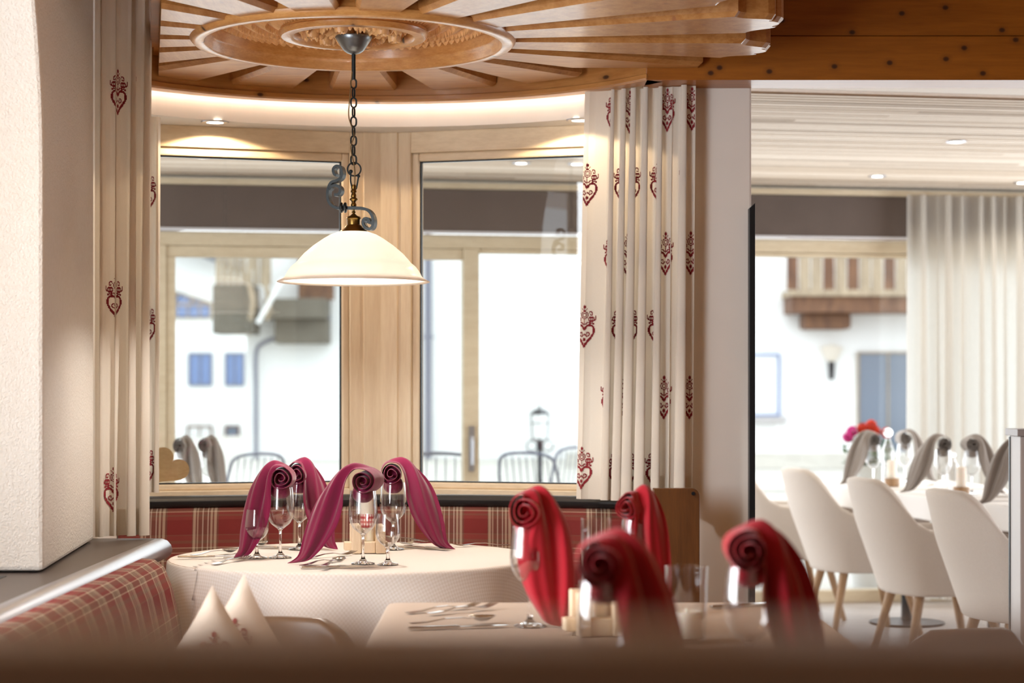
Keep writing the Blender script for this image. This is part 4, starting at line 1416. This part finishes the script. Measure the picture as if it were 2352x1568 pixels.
lf = fold_profile((la.x, la.y), (lb2.x, lb2.y), (0.3, -0.95), [(0.2, .16, .03), (0.55, .16, .03), (0.88, .12, .03)], 1.0, 7, lean=(0.0, -0.006))
mot = [(0.148, 1.27 + (HY - 440) / FPX * 6.76), (0.148, 1.27 + (HY - 745) / FPX * 6.76), (0.145, 1.27 + (HY - 1070) / FPX * 6.76), (0.03, 1.27 + (HY - 600) / FPX * 6.76)]
o, tot = curtain('curtain', '', lf, 2.215, 0.915, mot, [M['curtain'], M['stitch']], nu=100)
tag(o, 'narrow white curtain edge with hearts against the left bay window', 'curtain', 'embroidered heart curtains')

# grey sheer in the conservatory
ga = Mg @ Vector((2.36, -0.13, 0)); gb = Mg @ Vector((3.45, -0.13, 0))
rnd = random.Random(3)
fl = [(i / 13 + rnd.uniform(-.02, .02), 0.045, rnd.uniform(.05, .12)) for i in range(14)]
gf = fold_profile((ga.x, ga.y), (gb.x, gb.y), (0.17, -0.98), fl, 1.0, 3)
o, tot = curtain('curtain', '', gf, 2.424, 0.03, [], [M['sheer'], M['stitch']], hem=False)
o.name = 'sheer_curtain'
tag(o, 'long plain grey-white sheer curtain at the right of the conservatory', 'curtain')

# heart board on the outer ledge
t_ = []
hb = Vector(at(398, 1108, 7.16)); hb.z = 0.926
mb = MB()
pts = []
for k in range(80):
    a = 2 * math.pi * k / 80
    x = 16 * math.sin(a) ** 3
    y = 13 * math.cos(a) - 5 * math.cos(2 * a) - 2 * math.cos(3 * a) - math.cos(4 * a)
    c, s_ = math.cos(R(-38)), math.sin(R(-38))
    pts.append(((x * c - y * s_) * 0.0046, (x * s_ + y * c) * 0.0046))
my = min(p[1] for p in pts)
Mh = Matrix.Rotation(R(17), 4, 'Z') @ Matrix.Rotation(R(90), 4, 'X')
mb.prism([(p[0] - 0.02, p[1] - my) for p in pts], -0.014, 0.014, Mh)
o = mb.done('wooden_heart', M['heart'], bevel=0.003, loc=hb)
tag(o, 'wooden heart standing on the ledge outside the left bay window', 'decoration')

# ---------------------------------------------------------------- conservatory: chairs and tables
def make_armchair(mat, top=0.86, arm=0.635, bot=0.335, legs=True, name='armchair', w=0.285, dpt=0.29, lean=0.11, legmat=None):
    """faces +x; back at -x"""
    t_ = thing(name, None, None)
    mb = MB()
    NU, NVv = 56, 14
    def plan(u):                                           # from the front end of one arm round the back to the other
        a = -1 + 2 * u                                     # -1 .. 1
        k = 0.36
        if abs(a) > k:
            s_ = (abs(a) - k) / (1 - k)
            return Vector((-dpt * 0.42 + (dpt * 1.38) * s_, math.copysign(w, a), 0)), s_
        th = a / k * math.pi / 2
        return Vector((-dpt * 0.42 - dpt * 0.58 * math.cos(th) ** 0.75, w * math.sin(th), 0)), -math.cos(th)
    def height(s_):
        if s_ <= -0.80: return top - 0.012 * (1 + s_)
        x = (s_ + 0.80) / 0.86
        x = min(1, max(0, x))
        e = x * x * (3 - 2 * x)
        return (top - 0.01) + (arm - top + 0.01) * e - 0.02 * max(0, s_ - 0.4)
    def P(u, v):
        p, s_ = plan(u)
        h = height(s_)
        z = bot + (h - bot) * v
        f = (z - bot) / (top - bot)
        r = 0.86 + 0.14 * min(1, f * 1.6)
        q = Vector((p.x * (r if p.x < 0 else 1), p.y * r, z))
        q.x -= lean * max(0, -s_ if s_ < 0 else 0) ** 0.5 * f + (0.02 * f)
        return q
    mb.grid(P, NU, NVv)
    mb.done('shell', mat, t_, smooth=True, solid=0.055, bevel=0.018, offset=1 if False else -1)
    mb = MB()
    for s_ in (0,):
        pass
    pl_ = [(-0.20, -w * 0.72), (0.24, -w * 0.80), (0.27, -w * 0.6), (0.27, w * 0.6), (0.24, w * 0.80), (-0.20, w * 0.72), (-0.235, 0)]
    mb.prism(pl_, bot + 0.002, 0.47)
    mb.done('seat', mat, t_, bevel=0.03)
    lg = legmat or M['oak']
    if legs:
        for sx, sy in ((-1, -1), (-1, 1), (1, -1), (1, 1)):
            mb = MB().tube([Vector((sx * 0.155 , sy * 0.17, bot + 0.01)), Vector((sx * 0.235, sy * 0.235, 0.0))], [0.024, 0.014], 12)
            mb.done('leg', lg, t_, smooth=True)
    return t_
arm_proto = make_armchair(M['chair_fabric'])
CH = [(10.95, 1814, 'white upholstered armchair half hidden behind the white pillar'),
      (10.20, 1979, 'white armchair with oak legs, second from the pillar'),
      (9.06, 2154, 'white armchair with oak legs, third from the pillar'),
      (8.02, 2364, 'white armchair closest to the stone-topped counter')]
for i, (D, px, lab) in enumerate(CH):
    o = arm_proto if i == 0 else copy_tree(arm_proto)
    o.location = ((px - CX) / FPX * D, D, 0)
    o.rotation_euler = (0, 0, R(10))
    tag(o, lab, 'chair', 'white armchairs along the conservatory tables')
# chairs on the far side of those tables
for D, x, lab in ((10.55, 3.05, 'white armchair beyond the far grey napkin table'), (9.45, 3.2, 'white armchair beyond the middle grey napkin table')):
    o = copy_tree(arm_proto)
    o.location = (x, D, 0); o.rotation_euler = (0, 0, R(190))
    tag(o, lab, 'chair', 'white armchairs along the conservatory tables')
TB = [(2.14, 10.62, 'far conservatory table under white cloth beside the flowers', 'white cloth on the far conservatory table'),
      (2.36, 9.60, 'middle conservatory table under white cloth', 'white cloth on the middle conservatory table'),
      (2.60, 8.58, 'conservatory table by the stone-topped counter under white cloth', 'white cloth on the conservatory table nearest the counter'),
      (-1.25, 9.35, 'conservatory table behind the left bay window under white cloth', 'white cloth on the table behind the left bay window')]
for x, y, l1, l2 in TB:
    table('conservatory_table', l1, (x, y, 0), 0.385, 0.40, TZ - 0.001, R(9.6), group='conservatory tables', pedestal=True)
    o = drape('tablecloth', M['white_linen'], (x, y, 0), rect_rho(0.40, 0.415, 30), TZ, 0.10, int(y * 10), nf=5, amp=0.008, na=240)
    o.rotation_euler = (0, 0, R(9.6))
    tag(o, l2, 'tablecloth', 'white cloths of the conservatory')
TW = TZ + 0.0018
GG = 'grey napkins in the conservatory'
for px, D, side, reach, rz, lab in ((2006, 10.55, LFT, 0.19, 0, 'grey napkin in front of the red flowers, tail to the left'),
                                  (2078, 10.85, RGT, 0.19, 0, 'grey napkin in the middle, half behind another grey one'),
                                  (2166, 9.72, LFT, 0.22, 0, 'largest grey napkin, tail to the left over the table edge'),
                                  (2232, 9.60, RGT, 0.17, 0, 'grey napkin before the sheer curtain, tail to the right'),
                                  (2345, 8.75, LFT, 0.20, 0, 'grey napkin partly hidden behind the stone-topped counter'),
                                  (420, 9.42, RGT, 0.10, -12, 'grey napkin beside the wooden heart behind the left window'),
                                  (478, 9.50, RGT, 0.09, -12, 'slim grey napkin seen through the left window, right of another')):
    p = Vector(((px - CX) / FPX * D, D, TW))
    put(WINE, p, 'wine glass under the ' + lab.split(',')[0].replace('grey napkin', 'napkin').replace('largest napkin', 'largest grey napkin'), 'glass', 'wine glasses of the conservatory')
    napkin('napkin', p, side, reach, M['grey_cloth'], lab, GG, R(rz), int(px), keepw=0.8)
for px, D, lab in ((1981 + 68, 10.35, 'between the two left grey napkins'), (2208, 9.42, 'before the sheer curtain, between grey napkins')):
    p = Vector(((px - CX) / FPX * D, D, TW))
    o = MB().lathe([(0, 0), (0.036, 0), (0.038, 0.004), (0.038, 0.04), (0.036, 0.044), (0, 0.044)], n=32).done('candle_holder', M['oak'], loc=p)
    tag(o, 'round wooden candle base ' + lab, 'candle holder', 'round candle bases')
    c = MB().lathe([(0, 0.0442), (0.024, 0.0442), (0.024, 0.135), (0.02, 0.139), (0, 0.137)], n=32).done('candle', M['candle'], loc=p)
    tag(c, 'white pillar candle ' + lab, 'candle', 'white candles of the conservatory')
for px, D, lab, h in ((2040, 10.75, 'tall clear carafe with round stopper behind the grey napkins', 0.30), (2188, 9.9, 'clear bottle beside the candle on the middle conservatory table', 0.2)):
    p = Vector(((px - CX) / FPX * D, D, TW))
    b = MB().lathe([(0, 0), (0.033, 0), (0.034, h * .6), (0.02, h * .72), (0.014, h * .78), (0.015, h * .82), (0.0135, h * .82), (0.0125, h * .78), (0.018, h * .72), (0.0325, h * .6), (0.031, 0.008), (0, 0.008)], n=28).done('carafe', M['bowl'], smooth=True, loc=p)
    MB().ball((0, 0, h * .92), h * .085, 10).done('stopper', M['crystal'], b, smooth=True)
    tag(b, lab, 'carafe')
lay('fork', Vector((2.05, 10.32, TW)), R(20), 'fork on the far conservatory table', 'conservatory cutlery', 0.0005)
lay('knife', Vector((2.28, 9.28, TW)), R(12), 'knife on the middle conservatory table', 'conservatory cutlery', 0.0005)
lay('fork', Vector((2.20, 9.36, TW)), R(12), 'fork on the middle conservatory table', 'conservatory cutlery', 0.0005)

# stone-topped counter at the right edge
ct = thing('counter', 'half-height grey counter with stone top at the right edge', 'counter', (2.1, 7.3, 0))
oc = Vector((2.1, 7.3, 0))
xl = (2319 - CX) / FPX * 7.15
MB().box((xl, 7.0, 0), (2.6, 7.15, 1.104), Matrix.Translation(-oc)).done('body', M['counter'], ct, bevel=0.003)
MB().box((xl - 0.014, 6.985, 1.1045), (2.62, 7.16, 1.130), Matrix.Translation(-oc)).done('stone_top', M['stone'], ct, bevel=0.002)
MB().box((xl - 0.004, 7.135, 0.0), (xl - 0.0005, 7.15, 1.10), Matrix.Translation(-oc)).done('edge_strip', M['black'], ct)

# black guard on the pillar corner
mb = MB()
pts = [(0.803, 0.25), (0.8225, 0.25), (0.8225, 1.902), (0.803, 1.884)]
mb.prism(pts, -6.668, -6.625, Mp)
o = mb.done('corner_guard', M['black'], bevel=0.001)
tag(o, 'black metal strip up the right corner of the white pillar', 'corner guard')

# ---------------------------------------------------------------- near seats
tub = make_armchair(M['tan_leather'], top=0.722, arm=0.60, bot=0.30, name='tub_chair', w=0.225, dpt=0.27, lean=0.05, legmat=M['panel'])
tub.location = (-0.57, 4.40, 0); tub.rotation_euler = (0, 0, R(-90))
tag(tub, 'brown leather tub chair left of the near table', 'chair', 'brown leather tub chairs')
o = copy_tree(tub)
o.location = (0.95, 4.55, 0.02); o.rotation_euler = (0, 0, R(105)); o.scale = (0.8, 0.78, 1.025); o.location.z = 0
tag(o, 'brown leather tub chair right of the near table', 'chair', 'brown leather tub chairs')

def cushion(p, tip, label, seed, rz, size=0.30, th=0.09):
    """square cushion standing on one corner"""
    mb = MB()
    def f(sgn):
        def g(u, v):
            x, z = (u - .5), (v - .5)
            e = (1 - (2 * x) ** 4) * (1 - (2 * z) ** 4)
            ed = 1 - 0.10 * (1 - (2 * abs(x)) ** 2) * (2 * abs(z)) ** 3
            ed2 = 1 - 0.10 * (1 - (2 * abs(z)) ** 2) * (2 * abs(x)) ** 3
            X, Z = x * size * ed2, z * size * ed
            c, s_ = math.cos(R(45)), math.sin(R(45))
            return Vector(((X * c - Z * s_) * 0.82, sgn * th / 2 * e ** 0.6, (X * s_ + Z * c) * 1.12))
        return g
    mb.grid(f(-1), 18, 18); mb.grid(f(1), 18, 18)
    mb.mi = 1
    for (i, j) in CELLS:
        c = 0.0032
        x, z = i * c, 0.06 + (j - 22) * c
        def fr(x, z):
            X, Z = x / 0.82, z / 1.12
            cs = math.cos(R(45))
            a, b = (X * cs + Z * cs) / size, (-X * cs + Z * cs) / size
            e = max(0, (1 - (2 * a) ** 4) * (1 - (2 * b) ** 4))
            return Vector((x, -th / 2 * e ** 0.6 - 0.002, z))
        if abs(x) + abs(z) * .7 < 0.13:
            mb.face([mb.bm.verts.new(fr(x - c / 2, z - c / 2)), mb.bm.verts.new(fr(x + c / 2, z - c / 2)), mb.bm.verts.new(fr(x + c / 2, z + c / 2)), mb.bm.verts.new(fr(x - c / 2, z + c / 2))])
    o = mb.done('cushion', [M['cushion'], M['stitch']], smooth=True, fix=False)
    o.rotation_euler = (R(-8), 0, R(rz))
    o.location = p
    return tag(o, label, 'cushion', 'embroidered cushions')
cushion(at(490, 1357, 4.28) - Vector((0, 0, 0.225)), 0, 'embroidered cushion with its corner pointing up, left of two', 1, 12)
cushion(at(548, 1330, 4.40) - Vector((0, 0, 0.225)), 0, 'embroidered cushion standing behind the other one, slightly taller', 2, -14)

# out-of-focus rail right before the viewer
fr_ = thing('partition_rail', 'out of focus brown wooden partition across the bottom of the view', 'partition', (0, 0.70, 0))
MB().box((-0.9, -0.03, 1.155), (0.9, 0.04, 1.183)).done('cap', M['rail'], fr_, bevel=0.006)
MB().box((-0.9, -0.015, 0.0), (0.9, 0.025, 1.155)).done('panel', M['rail'], fr_)

# ---------------------------------------------------------------- outside
struct(box('ground', (-80, 12.7, -0.9), (80, 120, -0.14), M['paving'], bevel=0))
struct(box('terrace', (-8, 12.62, -0.3), (10, 17, -0.02), M['paving'], bevel=0))
def wbox(mb, x0, x1, y0, y1, D, d=0.2, f=0.0):
    a, b = at(x0, y1, D), at(x1, y0, D)
    mb.box((a.x, D - f, a.z), (b.x, D - f + d, b.z))
def house_window(parent, x0, x1, y0, y1, D, pane, frame, cols=2, rows=2, name='window'):
    ob = parent.location
    fw = 4
    mb = MB()
    for a in ((x0, x1, y0, y0 + fw), (x0, x1, y1 - fw, y1), (x0, x0 + fw, y0 + fw, y1 - fw), (x1 - fw, x1, y0 + fw, y1 - fw)):
        wbox(mb, *a, D, 0.12, 0.08)
    for c in range(1, cols):
        x = x0 + (x1 - x0) * c / cols
        wbox(mb, x - 1.5, x + 1.5, y0 + fw, y1 - fw, D, 0.1, 0.07)
    for r_ in range(1, rows):
        y = y0 + (y1 - y0) * r_ / rows
        wbox(mb, x0 + fw, x1 - fw, y - 1.2, y + 1.2, D, 0.09, 0.065)
    bmesh.ops.translate(mb.bm, verts=mb.bm.verts, vec=-ob)
    w = mb.done(name, frame, parent)
    mb = MB(); wbox(mb, x0 + 1, x1 - 1, y0 + 1, y1 - 1, D, 0.03, 0.035)
    bmesh.ops.translate(mb.bm, verts=mb.bm.verts, vec=-ob)
    mb.done('pane', pane, w)
# far white house seen through the left bay window
HD = 60.0
h1 = thing('house', 'far white gabled house with blue shuttered windows, left window view', 'house', (-9, HD, -0.14))
ob = h1.location
mb = MB()
pl0 = [at(-60, 1085, HD), at(570, 1085, HD), at(570, 640, HD), at(520, 612, HD), at(350, 545, HD), at(-60, 420, HD)]
Mz = Matrix.Translation(-ob) @ Matrix.Rotation(R(90), 4, 'X')
mb.prism([(p.x, p.z) for p in pl0], -HD - 6, -HD, Mz)
mb.done('wall', M['render'], h1)
mb = MB()
pl0 = [at(350, 552, HD), at(548, 618, HD), at(548, 590, HD), at(350, 500, HD), at(-60, 370, HD), at(-60, 422, HD)]
mb.prism([(p.x, p.z) for p in pl0], -HD - 6, -HD + 1.0, Mz)
mb.done('roof', M['roof'], h1)
house_window(h1, 433, 488, 810, 886, HD, M['ext_pane'], M['zinc'], 2, 1, 'shuttered_window')
house_window(h1, 517, 562, 810, 886, HD, M['ext_pane'], M['zinc'], 2, 1, 'shuttered_window')
house_window(h1, 430, 488, 976, 1040, HD, M['pot'], M['ext_wood'], 2, 2, 'lattice_window')
house_window(h1, 516, 551, 976, 1030, HD, M['ext_dark'], M['ext_wood'], 1, 2, 'lattice_window')
house_window(h1, 352, 486, 697, 732, HD, M['ext_pane'], M['ext_wood2'], 5, 1, 'gallery_window')
mb = MB()
pts = [at(352, 697, HD), at(486, 697, HD), at(352, 655, HD)]
mb.prism([(p.x, p.z) for p in pts], -HD, -HD + 0.05, Mz)
g_ = mb.done('gable_glazing', M['ext_pane'], h1)
mb = MB()
for a, b in (((352, 655), (486, 697)), ((404, 671), (404, 697)), ((440, 682), (440, 697))):
    pa, pb_ = at(*a, HD - 0.12) - ob, at(*b, HD - 0.12) - ob
    mb.tube([pa, pb_], 0.035, 4)
mb.done('glazing_bar', M['ext_wood2'], g_)
# white house nearer, with downpipe, eaves and balcony
HE = 40.0
h2 = thing('house', 'white rendered house with zinc downpipe and weathered ledges behind the lamp shade', 'house', (-4, HE, -0.14))
ob = h2.location
def hb(mb): bmesh.ops.translate(mb.bm, verts=mb.bm.verts, vec=-ob)
mb = MB(); wbox(mb, 566, 1420, 560, 1062, HE, 5); hb(mb); mb.done('wall', M['render'], h2)
mb = MB()
mb.tube(catmull([at(700, 768, HE - .3), at(640, 775, HE - .3), at(600, 790, HE - .2), at(588, 815, HE - .15), at(588, 900, HE - .15), at(588, 1055, HE - .15)], 40), 0.045, 8)
mb.tube([at(571, 730, HE - .3), at(760, 730, HE - .3)], 0.05, 8); hb(mb)
mb.done('downpipe', M['zinc'], h2, smooth=True)
for a in ((508, 600, 660, 770, 1.2), (620, 760, 690, 735, 1.0), (640, 760, 735, 790, .7)):
    mb = MB(); wbox(mb, *a[:4], HE, 1.0, a[4]); hb(mb)
    mb.done('ledge', M['ext_stone'], h2, bevel=0.03)
mb = MB()
for i in range(9):
    x = 515 + i * 14
    wbox(mb, x, x + 11, 560, 662, HE, 0.05, 1.15)
hb(mb); mb.done('board_cladding', M['ext_wood2'], h2)
mb = MB(); wbox(mb, 690, 770, 560, 690, HE, 0.2, 0.4); hb(mb); mb.done('timber_gable', M['ext_wood'], h2)
for x in (575, 612):
    mb = MB(); mb.tube(catmull([at(x - 12, 560, HE - 1.4), at(x + 2, 600, HE - 1.4), at(x - 4, 640, HE - 1.4), at(x + 6, 690, HE - 1.4), at(x, 735, HE - 1.4)], 20), 0.05, 6); hb(mb)
    mb.done('branch', M['ext_wood2'], h2, smooth=True)
mb = MB(); mb.tube([at(650, 640, HE - 1.5), at(592, 742, HE - 1.5)], 0.05, 6); hb(mb); mb.done('strut', M['pot'], h2)
mb = MB(); mb.tube([at(983, 480, HE - .2), at(983, 1055, HE - .2)], 0.075, 10); mb.tube([at(970, 774, HE - .2), at(996, 774, HE - .2)], 0.03, 6); hb(mb)
mb.done('downpipe', M['zinc'], h2, smooth=True)
# house across the road at the right
HR = 35.0
h3 = thing('house', 'white house with wooden balcony and blue-framed window across the road', 'house', (6, HR, -0.14))
ob = h3.location
mb = MB(); wbox(mb, 1500, 2900, 300, 1062, HR, 5); hb(mb); mb.done('wall', M['render'], h3)
mb = MB(); wbox(mb, 1800, 2500, 686, 722, HR, 1.0, 1.0); hb(mb); mb.done('balcony_floor', M['ext_wood'], h3)
mb = MB(); wbox(mb, 1795, 2500, 672, 686, HR, 1.1, 1.1); hb(mb); mb.done('balcony_sill', M['ext_wood2'], h3)
for i in range(14):
    x = 1788 + i * 27
    mb = MB(); wbox(mb, x, x + 24, 560, 672, HR, 0.04, 1.1); hb(mb)
    mb.done('balustrade_board', [M['ext_wood'], M['ext_wood2'], M['ext_wood2'], M['ext_wood'], M['ext_wood2']][i % 5], h3)
mb = MB(); wbox(mb, 1835, 1940, 722, 758, HR, 0.7, 0.7); hb(mb); mb.done('bracket', M['ext_wood'], h3, bevel=0.05)
mb = MB(); wbox(mb, 1786, 2500, 562, 570, HR, 0.06, 1.13); hb(mb); mb.done('handrail', M['ext_wood'], h3)
house_window(h3, 1680, 1790, 812, 955, HR, M['pot'], M['ext_pane'], 1, 1)
mb = MB(); wbox(mb, 1670, 1804, 956, 970, HR, 0.2, 0.15); hb(mb); mb.done('window_sill', M['stone'], h3)
house_window(h3, 1968, 2180, 808, 1058, HR, M['ext_dark'], M['ext_wood2'], 3, 1, 'garage_door')
lampw = thing('wall_lantern', 'black wall lantern on the white house below its balcony', 'lantern', at(1910, 830, HR - .1))
mb = MB().tube([(0, 0, 0.0), (0, 0, -0.32)], [0.06, 0.045], 10); mb.done('holder', M['black'], lampw)
MB().lathe([(0.06, 0.0), (0.14, 0.10), (0.20, 0.26), (0.02, 0.30), (0, 0.30)], n=20).done('globe', M['opal'], lampw, smooth=True)
# low roadside wall
mb = MB(); wbox(mb, 1300, 2900, 1040, 1075, 27, 0.4)
o = mb.done('roadside_wall', M['paving']); struct(o)
# lamp post lantern
lp = thing('street_lantern', 'iron lantern on a post seen through the right bay window', 'lantern', Vector((at(1240, 940, 22).x, 22, -0.14)))
zc = at(1240, 950, 22).z + 0.14
mb = MB()
for sx in (-1, 1):
    for sy in (-1, 1):
        mb.tube([(sx * 0.10, sy * 0.10, zc), (sx * 0.085, sy * 0.085, zc - 0.28)], 0.008, 6)
for dz, w in ((0, 0.11), (-0.10, 0.105), (-0.28, 0.09)):
    mb.box((-w, -w, zc + dz - 0.012), (w, w, zc + dz))
mb.done('cage', M['black'], lp)
MB().lathe([(0.12, zc), (0.06, zc + 0.05), (0.012, zc + 0.06), (0.01, zc + 0.1), (0, zc + 0.1)], n=16).done('cap', M['black'], lp)
mb = MB().tube([(0, 0, zc - 0.28), (0, 0, 0)], 0.03, 8)
mb.done('post', M['black'], lp)
mb = MB()
for sx in (-1, 1):
    mb.tube([(sx * (0.09 + 0.06 * math.cos(a)), 0, zc - 0.36 + 0.06 * math.sin(a)) for a in [2 * math.pi * k / 16 for k in range(16)]], 0.008, 6, closed=True)
mb.done('scrollwork', M['black'], lp)
# terrace chairs of bent metal
def terrace_chair(px, D, rz, label, ztop):
    c = thing('terrace_chair', label, 'chair', Vector(((px - CX) / FPX * D, D, -0.02)), rz, 'metal chairs on the terrace')
    w = 0.26
    mb = MB().tube(catmull([(-w, 0, 0), (-w, -0.02, 0.45), (-w, -0.06, ztop - 0.12), (-w * .7, -0.08, ztop), (w * .7, -0.08, ztop), (w, -0.06, ztop - 0.12), (w, -0.02, 0.45), (w, 0, 0)], 50), 0.011, 8)
    mb.done('back_frame', M['zinc'], c, smooth=True)
    mb = MB()
    for i in range(7):
        x = -w * .72 + w * 1.44 * i / 6
        mb.tube([(x, -0.03, 0.46), (x, -0.08, ztop - 0.01)], 0.004, 6)
    mb.done('back_rods', M['zinc'], c, smooth=True)
    mb = MB().box((-w, -0.02, 0.44), (w, 0.42, 0.46)); mb.done('seat', M['zinc'], c, bevel=0.01)
    for sx in (-1, 1):
        MB().tube([(sx * w * .9, 0.40, 0.44), (sx * w, 0.44, 0)], 0.011, 8).done('leg', M['zinc'], c, smooth=True)
terrace_chair(1000, 12.9, 0.1, 'metal terrace chair with rounded back behind the right window', 0.86)
terrace_chair(1225, 13.6, -0.7, 'metal terrace chair turned sideways in front of the street lantern', 0.84)
terrace_chair(1305, 14.9, 0.9, 'metal terrace chair at the curtain edge behind the right window', 0.84)
terrace_chair(575, 13.4, 0.9, 'metal terrace chair seen low through the left window', 0.84)
# geraniums
fp = thing('geranium_planter', 'tall white planter of red and pink geraniums outside the conservatory', 'planter', Vector(((1992 - CX) / FPX * 12.75, 12.75, -0.02)))
MB().lathe([(0, 0), (0.10, 0), (0.14, 0.80), (0.13, 0.80), (0, 0.78)], n=24).done('pot', M['pot'], fp, smooth=False)
rnd = random.Random(9)
mb = MB()
for i in range(260):
    a, r_ = rnd.uniform(0, 6.28), rnd.uniform(0, 0.17)
    p = Vector((r_ * math.cos(a), r_ * math.sin(a), 0.80 + rnd.uniform(0, 0.17)))
    q = Matrix.Rotation(rnd.uniform(0, 6.28), 4, 'Z') @ Matrix.Rotation(rnd.uniform(-1, 1), 4, 'X')
    mb.face([mb.bm.verts.new(p + (q @ Vector(v_))) for v_ in ((-.02, 0, 0), (-.012, .02, .003), (.012, .02, .003), (.02, 0, 0), (.01, -.018, .002), (-.01, -.018, .002))])
mb.done('leaves', M['leaf'], fp)
def bloom(c, m, seed):
    rr = random.Random(seed)
    mb = MB()
    for i in range(70):
        d = Vector((rr.gauss(0, 1), rr.gauss(0, 1), rr.gauss(0, 1))).normalized()
        p = Vector(c) + d * 0.034
        q = d.to_track_quat('Z', 'Y').to_matrix()
        mb.face([mb.bm.verts.new(p + q @ Vector((0.013 * math.cos(k * 1.2566), 0.013 * math.sin(k * 1.2566), 0.002 * (k % 2)))) for k in range(5)])
    mb.done('bloom', m, fp)
for i, (x, z, m) in enumerate(((-0.13, 0.985, 'petal_pink'), (-0.10, 1.02, 'petal_pink'), (-0.03, 1.04, 'petal_red'), (0.02, 1.06, 'petal_red'), (0.05, 1.02, 'petal_red'), (0.0, 1.0, 'petal_red'), (0.12, 1.01, 'petal_red'))):
    bloom((x, -0.03 + 0.02 * (i % 3), z), M[m], i)
